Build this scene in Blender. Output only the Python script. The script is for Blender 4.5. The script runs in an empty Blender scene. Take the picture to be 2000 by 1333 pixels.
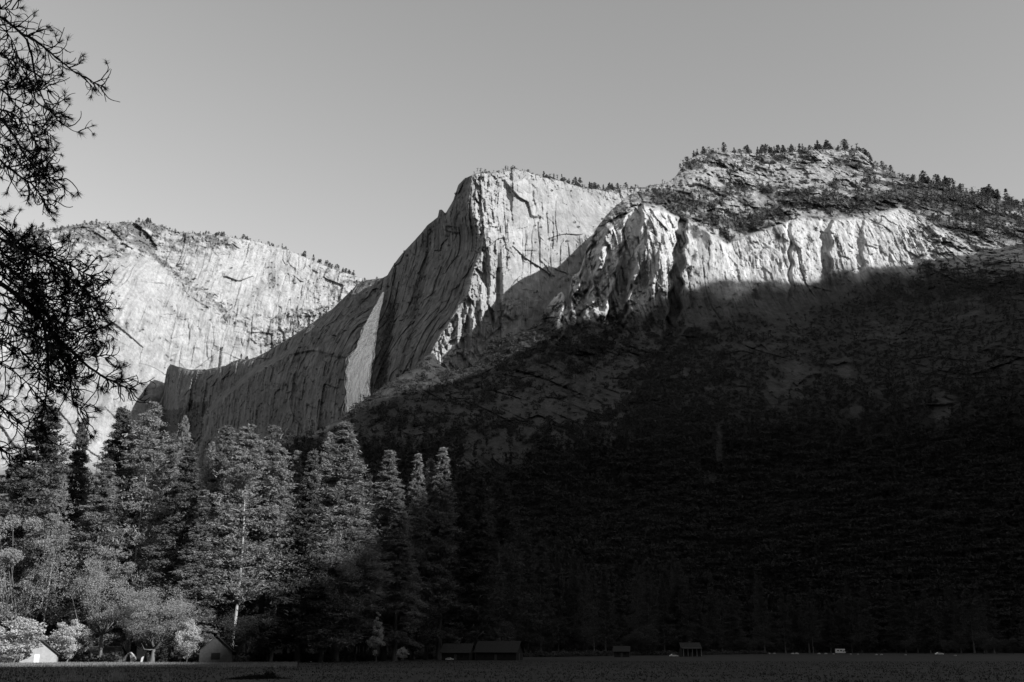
import bpy, math
import numpy as np
from math import radians, sin, cos, tan, pi, atan
C = bpy.context.scene.collection
S = bpy.context.scene
# ------------------------------------------------------------------ camera
FPX = 1944.4                       # 35 mm lens, in pixels of the 2000 px photograph
PITCH = math.atan(600.0 / FPX)
CAMZ = 4.0
cam_d = bpy.data.cameras.new("camera"); cam_d.lens = 35.0; cam_d.sensor_width = 36.0
cam_d.clip_start = 0.1; cam_d.clip_end = 30000
cam = bpy.data.objects.new("camera", cam_d); C.objects.link(cam)
cam.location = (0, 0, CAMZ); cam.rotation_euler = (pi / 2 + PITCH, 0, 0)
S.camera = cam
# ------------------------------------------------------------------ light
SUN_AZ = radians(125.0)            # clockwise from +Y (the view direction): behind the right shoulder
SUN_EL = radians(25.0)
world = bpy.data.worlds.new("World"); S.world = world; world.use_nodes = True
nt = world.node_tree; nt.nodes.clear()
sky = nt.nodes.new("ShaderNodeTexSky"); sky.sky_type = 'NISHITA'; sky.sun_disc = False
sky.sun_elevation = SUN_EL; sky.sun_rotation = SUN_AZ
sky.air_density = 1.6; sky.dust_density = 0.3; sky.ozone_density = 1.0
bw = nt.nodes.new("ShaderNodeRGBToBW"); bg = nt.nodes.new("ShaderNodeBackground")
bg.inputs[1].default_value = 0.127
wo = nt.nodes.new("ShaderNodeOutputWorld")
nt.links.new(sky.outputs[0], bw.inputs[0]); nt.links.new(bw.outputs[0], bg.inputs[0]); nt.links.new(bg.outputs[0], wo.inputs[0])
sun_d = bpy.data.lights.new("sun", 'SUN'); sun_d.energy = 5.0; sun_d.angle = radians(0.4); sun_d.color = (1, 1, 1)
sun = bpy.data.objects.new("sun", sun_d); C.objects.link(sun)
SUNV = np.array([cos(SUN_EL) * sin(SUN_AZ), cos(SUN_EL) * cos(SUN_AZ), sin(SUN_EL)])
from mathutils import Vector
sun.rotation_euler = Vector(SUNV).to_track_quat('Z', 'Y').to_euler()
S.view_settings.view_transform = 'Standard'; S.view_settings.look = 'None'
S.view_settings.gamma = 1.0; S.view_settings.exposure = 0.45
S.cycles.max_bounces = 4; S.cycles.diffuse_bounces = 3; S.cycles.transparent_max_bounces = 24

# ------------------------------------------------------------------ helpers
rng = np.random.default_rng(7)
cP, sP = cos(PITCH), sin(PITCH)
def ray(px, py):
    a = (np.asarray(px, float) - 1000.0) / FPX; v = (666.5 - np.asarray(py, float)) / FPX
    dy = cP - v * sP; dz = sP + v * cP
    return a / dy, dz / dy                       # X and Z per metre of Y
def at(px, py, Y):
    a, b = ray(px, py); Y = np.asarray(Y, float)
    return np.stack(np.broadcast_arrays(a * Y, Y, CAMZ + b * Y), -1)
def ground_Y(px, py, z=0.0):
    a, b = ray(px, py); return (z - CAMZ) / b
def tag(o, label=None, cat=None, group=None, kind=None):
    if label: o['label'] = label
    if cat: o['category'] = cat
    if group: o['group'] = group
    if kind: o['kind'] = kind
    return o
def make_mesh(name, V, F, mats=None, attrs=None, midx=None, smooth=False):
    V = np.ascontiguousarray(V, np.float32).reshape(-1, 3)
    me = bpy.data.meshes.new(name)
    F = np.asarray(F, np.int32)
    n, k = F.shape
    me.vertices.add(len(V)); me.vertices.foreach_set('co', V.ravel())
    me.loops.add(n * k); me.loops.foreach_set('vertex_index', F.ravel())
    me.polygons.add(n); me.polygons.foreach_set('loop_start', np.arange(0, n * k, k, dtype=np.int32))
    me.polygons.foreach_set('loop_total', np.full(n, k, np.int32))
    if midx is not None: me.polygons.foreach_set('material_index', np.asarray(midx, np.int32))
    if smooth: me.polygons.foreach_set('use_smooth', np.ones(n, bool))
    me.update(calc_edges=True)
    for m in (mats or []): me.materials.append(m)
    for an, av in (attrs or {}).items():
        at_ = me.attributes.new(an, 'FLOAT', 'POINT'); at_.data.foreach_set('value', np.ascontiguousarray(av, np.float32).ravel())
    return me
def link(name, me, parent=None, loc=None):
    o = bpy.data.objects.new(name, me); C.objects.link(o)
    if parent is not None: o.parent = parent
    if loc is not None: o.location = loc
    return o
def thing(name, label, cat, loc=(0, 0, 0), rz=0, group=None):
    o = bpy.data.objects.new(name, None); C.objects.link(o); o.location = loc; o.rotation_euler = (0, 0, rz)
    o.empty_display_size = 1
    return tag(o, label, cat, group)
class MB:
    """collects polygons of mixed size for one mesh"""
    def __init__(s): s.v = []; s.f = []
    def add(s, vs, fs):
        n = len(s.v); s.v += [tuple(map(float, p)) for p in vs]; s.f += [tuple(i + n for i in f) for f in fs]
    def box(s, x0, x1, y0, y1, z0, z1):
        s.add([(x0,y0,z0),(x1,y0,z0),(x1,y1,z0),(x0,y1,z0),(x0,y0,z1),(x1,y0,z1),(x1,y1,z1),(x0,y1,z1)],
              [(0,3,2,1),(4,5,6,7),(0,1,5,4),(1,2,6,5),(2,3,7,6),(3,0,4,7)])
    def prism(s, pts, y0, y1):                     # profile in (x,z), extruded in y
        n = len(pts)
        s.add([(x, y0, z) for x, z in pts] + [(x, y1, z) for x, z in pts],
              [tuple(range(n)), tuple(range(2*n-1, n-1, -1))] + [(i+n, (i+1) % n + n, (i+1) % n, i) for i in range(n)])
    def tube(s, pts, rad, seg=6):
        pts = np.asarray(pts, float); rad = np.broadcast_to(rad, len(pts))
        V, F = tube_arrays(pts, rad, seg); s.add(V, F.tolist())
    def cyl_y(s, x, z, r, y0, y1, seg=16):
        s.prism([(x + r*cos(2*pi*i/seg), z + r*sin(2*pi*i/seg)) for i in range(seg)], y0, y1)
    def build(s, name, mat, parent=None, bevel=0):
        me = bpy.data.meshes.new(name); me.from_pydata(s.v, [], s.f); me.materials.append(mat); me.update()
        o = link(name, me, parent)
        if bevel:
            b = o.modifiers.new('bevel', 'BEVEL'); b.width = bevel; b.segments = 2
        return o
def tube_arrays(P, R, seg=6):
    P = np.asarray(P, float); n = len(P)
    T = np.gradient(P, axis=0); T /= np.linalg.norm(T, axis=1)[:, None] + 1e-9
    ref = np.array([0, 0, 1.0]) if abs(T[:, 2]).mean() < .8 else np.array([1.0, 0, 0])
    A = np.cross(T, ref); A /= np.linalg.norm(A, axis=1)[:, None] + 1e-9
    B = np.cross(T, A)
    th = np.linspace(0, 2*pi, seg, endpoint=False)
    V = P[:, None] + np.asarray(R)[:, None, None] * (A[:, None]*np.cos(th)[None, :, None] + B[:, None]*np.sin(th)[None, :, None])
    i = np.arange(n-1)[:, None]*seg; j = np.arange(seg)[None]; j2 = (j+1) % seg
    F = np.stack([i+j, i+j2, i+seg+j2, i+seg+j], -1).reshape(-1, 4)
    return V.reshape(-1, 3), F
def join(parts):
    Vs, Fs, n = [], [], 0
    for V, F in parts: Vs.append(V); Fs.append(F + n); n += len(V)
    return np.concatenate(Vs), np.concatenate(Fs)
# ---- noise
def perlin(x, y, z, seed=0):
    x, y, z = [np.asarray(q, np.float32) for q in np.broadcast_arrays(x, y, z)]
    xi, yi, zi = np.floor(x), np.floor(y), np.floor(z)
    fx, fy, fz = x-xi, y-yi, z-zi
    xi, yi, zi = [q.astype(np.int64).astype(np.uint32) for q in (xi, yi, zi)]
    def fade(t): return t*t*t*(t*(t*6-15)+10)
    u, v, w = fade(fx), fade(fy), fade(fz)
    def g(dx, dy, dz):
        h = (xi+np.uint32(dx))*np.uint32(374761393) ^ (yi+np.uint32(dy))*np.uint32(668265263) ^ (zi+np.uint32(dz))*np.uint32(2246822519) ^ np.uint32((seed*974711+13) & 0xffffffff)
        h = (h ^ (h >> np.uint32(13)))*np.uint32(1274126177); h ^= h >> np.uint32(16); h = h*np.uint32(2654435761); h ^= h >> np.uint32(15)
        a = (h & np.uint32(1023)).astype(np.float32)*(1/511.5)-1
        b = ((h >> np.uint32(10)) & np.uint32(1023)).astype(np.float32)*(1/511.5)-1
        c = ((h >> np.uint32(20)) & np.uint32(1023)).astype(np.float32)*(1/511.5)-1
        return a*(fx-dx)+b*(fy-dy)+c*(fz-dz)
    def L(a, b, t): return a+(b-a)*t
    return L(L(L(g(0,0,0), g(1,0,0), u), L(g(0,1,0), g(1,1,0), u), v), L(L(g(0,0,1), g(1,0,1), u), L(g(0,1,1), g(1,1,1), u), v), w)*1.3
def fbm(P, sx, sy, sz, octv=4, seed=0, ridged=False, gain=.5):
    r = 0; a = 1.0; tot = 0; f = 1.0
    for o in range(octv):
        n = perlin(P[..., 0]/sx*f+o*17.3, P[..., 1]/sy*f+3.1*o, P[..., 2]/sz*f+o*7.7, seed+o)
        if ridged: n = 1-2*np.abs(n)
        r = r+a*n; tot += a; a *= gain; f *= 2.03
    return r/tot
def hash2(i, j, seed):
    h = i.astype(np.int64).astype(np.uint32)*np.uint32(374761393) ^ j.astype(np.int64).astype(np.uint32)*np.uint32(668265263) ^ np.uint32(seed*7919+17)
    h = (h ^ (h >> np.uint32(13)))*np.uint32(1274126177); h ^= h >> np.uint32(16); h = h*np.uint32(2654435761); h ^= h >> np.uint32(15)
    return (h & np.uint32(65535)).astype(np.float32)/32767.5-1
def blocks(P, s, w, h, seed, warp=.35):
    """jointed rock: a random offset for each slab of width w and height h along the face (s = coordinate along it)"""
    n1 = fbm(P, w*2.2, w*12, h*1.6, 3, seed); n2 = fbm(P, w*2, w*12, h*1.5, 3, seed+40)
    a = s/w+n1*warp*1.1; i = np.floor(a); b = P[..., 2]/h+hash2(i, i*0, seed+3)*2+n2*warp*1.2+(a-i)*hash2(i, i*0+5, seed)*.6
    j = np.floor(b)
    r = hash2(i, j, seed)+(a-i-.5)*hash2(i, j, seed+1)*.9+(b-j-.5)*hash2(i, j, seed+2)*.5
    return r
def rock(P, s, big, mid, small, seed, sc=1.0):
    return big*blocks(P, s, 62*sc, 120*sc, seed)+mid*blocks(P, s, 23*sc, 46*sc, seed+5)+small*blocks(P, s, 8.5*sc, 15*sc, seed+9)
def cracks(P, s, w, h, seed, width=.05):
    """0..1, 1 along thin, mostly upright joints"""
    n = perlin(s/w, .3+seed, P[..., 2]/h, seed)+.25*perlin(s/w*2.3, .7+seed, P[..., 2]/h*3, seed+1)
    return np.exp(-(n/width)**2)*np.clip(.3+1.6*perlin(s/(w*3), seed+.5, P[..., 2]/(h*.5), seed+2), 0, 1)
def sm(a, b, x):
    t = np.clip((x-a)/(b-a), 0, 1); return t*t*(3-2*t)
def tps(pts):
    p = np.array(pts, float); X = p[:, :2]/500.0; n = len(p)
    def K(A, B):
        r2 = ((A[:, None]-B[None])**2).sum(-1); return .5*r2*np.log(r2+1e-12)
    M = np.zeros((n+3, n+3)); M[:n, :n] = K(X, X)+np.eye(n)*1e-3; M[:n, n] = 1; M[:n, n+1:] = X; M[n:, :n] = M[:n, n:].T
    w = np.linalg.solve(M, np.r_[p[:, 2], 0, 0, 0])
    def f(px, py):
        sh = np.shape(px); Q = np.stack([np.ravel(px), np.ravel(py)], -1)/500.0; out = np.empty(len(Q))
        for i in range(0, len(Q), 200000):
            q = Q[i:i+200000]; out[i:i+200000] = K(q, X)@w[:n]+w[n]+q@w[n+1:]
        return out.reshape(sh)
    return f
# ---- materials
def principled(name, rough=.9):
    m = bpy.data.materials.new(name); m.use_nodes = True
    b = m.node_tree.nodes['Principled BSDF']; b.inputs['Roughness'].default_value = rough
    b.inputs['Specular IOR Level'].default_value = .15
    return m, m.node_tree, b
def grey(name, v, rough=.85, var=.25, scale=1.0, bump=0.0, spec=.15, stretch=(1, 1, 1)):
    m, t, b = principled(name, rough); b.inputs['Specular IOR Level'].default_value = spec
    tc = t.nodes.new('ShaderNodeTexCoord'); mp = t.nodes.new('ShaderNodeMapping'); mp.inputs['Scale'].default_value = stretch
    t.links.new(tc.outputs['Object'], mp.inputs[0])
    n = t.nodes.new('ShaderNodeTexNoise'); n.inputs['Scale'].default_value = scale; n.inputs['Detail'].default_value = 5
    t.links.new(mp.outputs[0], n.inputs[0])
    r = t.nodes.new('ShaderNodeMapRange'); r.inputs['From Min'].default_value = .3; r.inputs['From Max'].default_value = .7
    r.inputs['To Min'].default_value = v*(1-var); r.inputs['To Max'].default_value = v*(1+var)
    t.links.new(n.outputs[0], r.inputs[0]); t.links.new(r.outputs[0], b.inputs['Base Color'])
    if bump:
        bp = t.nodes.new('ShaderNodeBump'); bp.inputs['Distance'].default_value = bump; bp.inputs['Strength'].default_value = .7
        t.links.new(n.outputs[0], bp.inputs['Height']); t.links.new(bp.outputs[0], b.inputs['Normal'])
    return m
def foliage(name, v, var=.35, trans=.3, scale=.25):
    m = bpy.data.materials.new(name); m.use_nodes = True; t = m.node_tree; t.nodes.clear()
    out = t.nodes.new('ShaderNodeOutputMaterial'); d = t.nodes.new('ShaderNodeBsdfDiffuse'); tr = t.nodes.new('ShaderNodeBsdfTranslucent')
    mx = t.nodes.new('ShaderNodeMixShader'); mx.inputs[0].default_value = trans
    g = t.nodes.new('ShaderNodeNewGeometry'); tc = t.nodes.new('ShaderNodeTexCoord')
    n = t.nodes.new('ShaderNodeTexNoise'); n.inputs['Scale'].default_value = scale; n.inputs['Detail'].default_value = 2
    t.links.new(tc.outputs['Object'], n.inputs[0])
    ad = t.nodes.new('ShaderNodeMath'); ad.operation = 'ADD'
    t.links.new(n.outputs[0], ad.inputs[0]); t.links.new(g.outputs['Random Per Island'], ad.inputs[1])
    r = t.nodes.new('ShaderNodeMapRange'); r.inputs['From Min'].default_value = .3; r.inputs['From Max'].default_value = 1.7
    r.inputs['To Min'].default_value = v*(1-var); r.inputs['To Max'].default_value = v*(1+var)
    t.links.new(ad.outputs[0], r.inputs[0])
    for s in (d, tr): t.links.new(r.outputs[0], s.inputs['Color'])
    t.links.new(d.outputs[0], mx.inputs[1]); t.links.new(tr.outputs[0], mx.inputs[2]); t.links.new(mx.outputs[0], out.inputs[0])
    return m
def rock_mat(name):
    m, t, b = principled(name, .92)
    a = t.nodes.new('ShaderNodeAttribute'); a.attribute_name = 'tone'
    tc = t.nodes.new('ShaderNodeTexCoord')
    def noise(scale, stretch, det=6, rough=.6):
        mp = t.nodes.new('ShaderNodeMapping'); mp.inputs['Scale'].default_value = stretch
        n = t.nodes.new('ShaderNodeTexNoise'); n.inputs['Scale'].default_value = scale; n.inputs['Detail'].default_value = det; n.inputs['Roughness'].default_value = rough
        t.links.new(tc.outputs['Object'], mp.inputs[0]); t.links.new(mp.outputs[0], n.inputs[0]); return n
    n1 = noise(.10, (1, 1, .55), 7, .68); n2 = noise(.45, (1, 1, .8), 4)
    r = t.nodes.new('ShaderNodeMapRange'); r.inputs['From Min'].default_value = .3; r.inputs['From Max'].default_value = .7
    r.inputs['To Min'].default_value = .74; r.inputs['To Max'].default_value = 1.26
    t.links.new(n1.outputs[0], r.inputs[0])
    mu = t.nodes.new('ShaderNodeMath'); mu.operation = 'MULTIPLY'
    t.links.new(a.outputs['Fac'], mu.inputs[0]); t.links.new(r.outputs[0], mu.inputs[1]); t.links.new(mu.outputs[0], b.inputs['Base Color'])
    ad = t.nodes.new('ShaderNodeMath'); ad.operation = 'ADD'
    t.links.new(n1.outputs[0], ad.inputs[0]); t.links.new(n2.outputs[0], ad.inputs[1])
    bp = t.nodes.new('ShaderNodeBump'); bp.inputs['Distance'].default_value = 3.0; bp.inputs['Strength'].default_value = .7
    t.links.new(ad.outputs[0], bp.inputs['Height']); t.links.new(bp.outputs[0], b.inputs['Normal'])
    return m
ROCK = rock_mat('granite')

# ------------------------------------------------------------------ unseen ridge beyond the right edge, crest shaped to cast the wanted valley shade
hS = np.array([sin(SUN_AZ), cos(SUN_AZ)]); pS = np.array([-cos(SUN_AZ), sin(SUN_AZ)])
def uv_sun(P):
    P = np.asarray(P, float); u = P[..., 0]*pS[0]+P[..., 1]*pS[1]; h = P[..., 0]*hS[0]+P[..., 1]*hS[1]
    return u, P[..., 2]-h*tan(SUN_EL)
bound = [(-10, 1303, None), (100, 1303, None), (230, 1302, None), (350, 1300, None), (405, 1262, 292), (430, 1228, 298), (470, 1215, 300)]
bound += [(500, 1235, 300), (560, 1150, 305), (640, 1090, 315), (720, 1045, 330), (790, 990, 350), (845, 950, 376), (900, 900, 392), (975, 830, 430),
          (1000, 705, 1800),
          (1100, 640, 1800), (1200, 602, 1800), (1260, 592, 1800), (1310, 596, 1800), (1380, 558, 1800), (1440, 542, 1800), (1500, 548, 1800), (1580, 560, 1800),
          (1630, 525, 1800), (1720, 522, 1800), (1800, 533, 1790), (1850, 535, 1780), (1900, 515, 1770), (1990, 492, 1750), (2100, 470, 1700), (2300, 380, 1700)]
bu, bv = [], []
for px, py, Y in bound:
    P = at(px, py, ground_Y(px, py) if Y is None else Y); u, v = uv_sun(P); bu.append(float(u)); bv.append(float(v))
for u_, v_ in ((430, 320), (700, 560), (925, 775), (954, 788), (992, 802), (1032, 818), (1088, 838), (1125, 858)): bu.append(u_); bv.append(v_)
o_ = np.argsort(bu); bu = np.array(bu)[o_]; bv = np.array(bv)[o_]
SHADE_D = 1200.0
us = np.linspace(-2800, 2500, 1900)
Hc = np.interp(us, bu, bv)+SHADE_D*tan(SUN_EL)+420*sm(60, -500, us)
Hc += fbm(np.stack([us, us*0, us*0], -1), 60, 1, 1, 4, 91)*np.clip((us-100)*.03, 0, 14)+perlin(us/9.0, .5, .5, 92)*np.clip((us-400)*.01, 0, 7)
rows = []
for w, dh in ((-1.05, 0.0), (-.75, .28), (-.45, .55), (-.2, .8), (-.07, .94), (0, 1), (.1, .93), (.3, .75), (.7, .4), (1.2, 0)):
    d = SHADE_D+w*Hc*.6
    P = np.stack([hS[0]*d+pS[0]*us, hS[1]*d+pS[1]*us, Hc*dh-(3 if dh == 0 else 0)], -1)
    if 0 < dh < 1:
        k = fbm(P, 130, 130, 90, 4, 55)[:, None]; P = P+k*np.array([30, 20, 0])
    rows.append(P)
G = np.array(rows); nr, nc = G.shape[:2]
def grid_faces(nr, nc):
    i = np.arange(nr-1)[:, None]*nc; j = np.arange(nc-1)[None]
    return np.stack([i+j, i+nc+j, i+nc+j+1, i+j+1], -1).reshape(-1, 4)
me = make_mesh('shading_ridge', G, grid_faces(nr, nc), [ROCK], {'tone': np.full(nr*nc, .06)})
tag(link('ridge', me), kind='structure')

def back_wall():
    n = 240; k = np.linspace(0, 1, n); bx = 700-3500*k; by = -1500+300*k+1500*k**2
    H = 950+120*np.sin(k*9)+fbm(np.stack([bx, by, bx*0], -1), 200, 200, 1, 4, 97)*160; rows = []
    for d, dh in ((650, 0), (450, .2), (260, .45), (120, .8), (0, 1), (-150, .97), (-500, .8), (-1000, 0)):
        P = np.stack([bx+d*.1, by+d, H*dh-3], -1); P[:, :2] += fbm(P, 150, 150, 120, 4, 98)[:, None]*60; rows.append(P)
    G = np.array(rows); tag(link('valley_wall', make_mesh('valley_wall', G, grid_faces(len(rows), n), [ROCK], {'tone': np.full(len(rows)*n, .06)})), kind='structure')
back_wall()
# ------------------------------------------------------------------ the mountains
def relief(name, pxs, top, bot, nrow, depth, disp, tone, back=700, power=1.0, jag=3.0, seed=0, label=None):
    pxs = np.asarray(pxs, float); nc = len(pxs)
    tp = np.interp(pxs, *zip(*top)); bt = np.interp(pxs, *zip(*bot))
    jx = np.stack([pxs, pxs*0, pxs*0], -1)
    tp = tp+jag*fbm(jx, 22, 1, 1, 5, 300+seed, gain=.65)
    bt = np.maximum(bt, tp+4)
    t = np.linspace(0, 1, nrow)[:, None]**power
    PX = np.broadcast_to(pxs, (nrow, nc)).copy(); PY = tp+(bt-tp)*t
    Y = depth(PX, PY)
    P = at(PX, PY, Y)
    dsp = disp(PX, PY, P)                          # metres towards the camera
    h = (PY-tp)
    # rounding of the crest: the last few pixels lean back
    Y2 = Y-dsp+22*np.exp(-h/5.0)
    P = at(PX, PY, Y2)
    tn = tone(PX, PY, P)
    # the far side of the crest
    nb = 7; B = []
    for k in range(1, nb+1):
        q = P[0].copy(); s = back*(k/nb)**1.5
        q[:, 1] += s; q[:, 0] += s*.05; q[:, 2] -= 1.5+s*.18+s*s*.0004
        q[:, 2] += fbm(q, 60, 60, 60, 3, 5)*np.minimum(12, s*.1)-np.minimum(12, s*.1)
        B.append(q)
    D = []; q0 = P[-1]
    if q0[:, 2].mean() > 40:                        # talus apron from the foot of the wall to the valley floor
        for k in range(1, 13):
            q = q0.copy(); w = k/12.0; q[:, 1] -= q0[:, 2]*1.25*w; q[:, 2] = q0[:, 2]*(1-w)**1.3-3*(w > .99)
            q[:, 1] += fbm(q0+np.array([0, 0, 60.0*k]), 120, 120, 120, 3, 6)*40*w*(1-w)*4
            q[:, 0] *= q[:, 1]/q0[:, 1]; D.append(q)
    G = np.concatenate([np.array(B[::-1]), P]+([np.array(D)] if D else [])); T = np.concatenate([np.repeat(tn[:1], nb, 0), tn]+([np.full((len(D), nc), .1)] if D else []))
    me = make_mesh(name, G, grid_faces(len(G), nc), [ROCK], {'tone': T}, smooth=False)
    o = link(name, me); tag(o, kind='structure')
    return dict(PX=PX, PY=PY, P=P, tone=tn, top=P[0], obj=o)

def blob(PX, PY, lst):
    """sum of soft ellipses (x, y, rx, ry, amount)"""
    r = 0
    for x, y, a, b, k in lst: r = r+k*np.exp(-((PX-x)/a)**2-((PY-y)/b)**2)
    return r

# --- far wall, left
topA = [(-60, 470), (20, 462), (60, 455), (110, 447), (160, 438), (210, 437), (250, 434), (285, 435), (310, 442), (340, 452), (390, 458), (440, 462),
        (500, 472), (560, 488), (600, 505), (640, 522), (680, 535), (710, 545), (760, 560)]
botA = [(-60, 900), (760, 900)]
def depthA(px, py):
    b = np.interp(px, [-60, 150, 320, 480, 600, 760], [3000, 3270, 3680, 3860, 3960, 4100])
    ht = (900-py)
    d = b+ht*.35
    # lower apron leans out, upper third is a broken slope
    d += 120*sm(610, 470, py+.0*px)*1.0
    lw = sm(520, 640, px)*sm(590, 640, py); d -= lw*90*sm(600, 700, py)
    return d
def dispA(PX, PY, P):
    dl = PY-np.interp(PX, [240, 300, 360, 430, 500, 560], [440, 500, 545, 600, 650, 690])
    crag = np.clip(sm(520, 450, PY)+.9*np.exp(-(dl/22)**2)*sm(230, 280, PX)*sm(600, 560, PX)+sm(500, 560, PX)*sm(590, 625, PY)+.6*sm(560, 620, PX)+.25*sm(230, 120, PX), .12, 1)
    big = fbm(P, 190, 400, 200, 4, 12)*55
    rk = -10*cracks(P, P[..., 0], 34, 260, 411, .04)-9*cracks(P, P[..., 0], 16, 60, 415, .08)*crag+rock(P, P[..., 0], 16, 11, 6, 100, 1.35)*crag+rock(P, P[..., 0], 7, 4, 1.6, 120, 1.9)*(1-crag)
    fl = fbm(P, 30, 300, 520, 4, 11, ridged=True)*5
    ramp = 55*sm(-16, 10, dl)*sm(200, 260, PX)*sm(600, 500, PX)
    roof = 22*sm(546, 543, PY-4*np.sin(PX/9))*sm(530, 535, PY)*sm(432, 440, PX)*sm(500, 490, PX)
    return big+rk+fl+ramp+roof+fbm(P, 12, 30, 16, 4, 15)*5*crag+blob(PX, PY, [(155, 600, 60, 120, 30), (455, 560, 50, 60, 25), (300, 760, 60, 60, 30), (520, 660, 60, 22, 40), (600, 610, 40, 16, 25)])
def toneA(PX, PY, P):
    n = fbm(P, 60, 300, 200, 5, 21, gain=.6); st = fbm(P, 8, 200, 300, 4, 22); fine = fbm(P, 22, 60, 34, 4, 27)
    t = .285+.10*n+.10*st*sm(470, 560, PY)+.06*fine+.03*sm(380, 460, PX)*sm(560, 480, PY)
    t = t-.14*blob(PX, PY, [(532, 545, 3, 26, 1), (537, 545, 2, 24, 1), (525, 545, 2, 28, .9), (543, 548, 2, 20, .8), (573, 555, 3, 14, 1.1), (247, 636, 5, 12, 1), (252, 720, 16, 14, .6), (240, 712, 10, 6, .4), (276, 730, 5, 22, .6)])
    dl = PY-np.interp(PX, [240, 300, 360, 430, 500, 560], [440, 500, 545, 600, 650, 690])
    veg = sm(.0, .34, fbm(P, 34, 60, 26, 5, 23, gain=.66)+.45*sm(535, 440, PY)*(1-.6*sm(420, 500, PX))-.12+.30*np.exp(-(dl/15)**2)*sm(230, 280, PX)*sm(590, 520, PX)
             +.26*sm(500, 540, PX)*sm(585, 615, PY)*sm(700, 670, PY)+.2*sm(600, 660, PX)-.2*sm(640, 720, PY)-.35*blob(PX, PY, [(285, 515, 14, 12, 1), (205, 450, 30, 10, .7), (320, 462, 14, 16, .9)]))
    t = t+.022*blocks(P, P[..., 0], 40, 90, 301)+.026*blocks(P, P[..., 0], 15, 30, 305)
    return np.clip(t*(1-.85*veg)+.075*veg, .04, .5)
A = relief('far_cliff', np.arange(-60, 740, 1.15), topA, botA, 420, depthA, dispA, toneA, seed=1)

# --- waterfall wall (in its own shade) and the sunlit face of the great buttress
topB = [(300, 870), (311, 845), (315, 806), (319, 775), (321, 748), (326, 722), (333, 711), (345, 716), (372, 722), (400, 722), (440, 715), (455, 706), (470, 701), (480, 704), (500, 698), (530, 682), (560, 664), (600, 638), (650, 603), (688, 566), (697, 556), (715, 548), (748, 543), (757, 538), (770, 515), (790, 490),  # outline left of the fall traces a cast shadow, built as a rock spur
        (810, 470), (835, 440), (855, 424), (858, 410), (863, 410), (870, 418), (885, 392), (895, 362), (908, 348), (930, 339), (975, 337), (990, 334), (1005, 330), (1030, 336), (1060, 347), (1090, 352), (1115, 360), (1140, 368),
        (1165, 370), (1200, 372), (1240, 366), (1300, 366)]
botB = [(300, 930), (560, 930), (700, 860), (800, 800), (960, 780), (1300, 640)]
def edgeB(py): return sum(edgeB0(np.asarray(py)+k) for k in (-24, -12, 0, 12, 24))/5
def edgeB0(py): return np.interp(py, [330, 400, 440, 475, 540, 600, 640, 700, 760], [930, 926, 932, 950, 924, 908, 872, 842, 832])
def depthB(px, py):
    u = px-edgeB(py)
    u = u-6*perlin(np.asarray(py)/13.0, 3.3, .5, 5)*np.exp(-np.abs(u)/14)-4*perlin(np.asarray(py)/5.0, 8.3, .5, 6)*np.exp(-np.abs(u)/8)
    d = 2060-np.minimum(u, 0)*2.45+np.minimum(0, u+420)*.1+np.maximum(u, 0)*.95+(700-py)*.28
    d += 90*np.exp(-((px-742)/38)**2)*sm(800, 600, py)            # niche of the fall
    d += 220*sm(350, 312, px)
    d += 260*sm(1090, 1200, px)*sm(470, 380, py)                  # the plateau behind
    return d
def dispB(PX, PY, P):
    u = PX-edgeB(PY)
    left = sm(3, -8, u); right = 1-left; sl = P[..., 0]*.6-P[..., 1]*.8
    fl = -9*cracks(P, sl, 40, 330, 431, .05)+fbm(P, 40, 40, 620, 4, 31, ridged=True)*10+rock(P, sl, 9, 6, 2.6, 130, 1.5)+fbm(P, 13, 13, 260, 3, 32, ridged=True)*3
    ins = PY-np.interp(PX, [380, 400, 430, 500, 560, 620], [850, 812, 778, 722, 690, 640])
    fl = fl-110*sm(8, -8, ins)*sm(600, 520, PX)-16*sm(-5, 0, PY-690-.06*(PX-560)-5*np.sin(PX/17))*sm(540, 580, PX)*sm(735, 690, PX)
    low = sm(560, 610, PY)*sm(130, 90, u)
    near = sm(85, 20, u)
    fb = -9*cracks(P, P[..., 0], 26, 170, 421, .05)-8*cracks(P, P[..., 0], 12, 70, 425, .08)*near+fbm(P, 70, 120, 110, 4, 34)*16+rock(P, P[..., 0], 5, 3.4, 1.6, 140, 1.5)+(rock(P, P[..., 0]+P[..., 1]*.3, 12, 10, 5, 150, .85))*np.maximum(low, near*.8)
    pil = blob(PX, PY, [(958, 520, 5, 60, 20), (974, 560, 4, 70, -16), (984, 570, 5, 60, 14), (940, 600, 6, 60, 12), (905, 660, 7, 60, -16), (893, 650, 6, 50, 16), (872, 660, 7, 34, 12), (922, 655, 6, 60, 14), (943, 650, 6, 40, 10)])*right
    crag = rock(P, P[..., 0], 5, 7, 5, 160, .7)*np.exp(-np.maximum(PY-np.interp(PX, *zip(*topB)), 0)/16)*(.25+.75*right)
    over = 12*sm(0, 3, PX-np.interp(PY, [355, 385, 395, 420], [985, 1012, 1030, 1036]))*sm(428, 420, PY)*sm(350, 360, PY)*sm(1075, 1045, PX)
    gash = -14*np.exp(-((PX-948+(PY-450)*.7)/6)**2)*sm(432, 440, PY)*sm(490, 478, PY)
    scar = -7*np.exp(-((PX-1043-3*np.sin(PY/9))/2.5)**2)*sm(370, 378, PY)*sm(425, 405, PY)-5*np.exp(-((PX-1035)/10)**2)*np.exp(-((PY-491)/1.6)**2)-5*np.exp(-((PX-1070)/2)**2)*sm(425, 432, PY)*sm(470, 450, PY)
    return left*fl+right*(fb+over+gash+scar)+pil+crag+fbm(P, 10, 20, 16, 3, 37)*1.6
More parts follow.
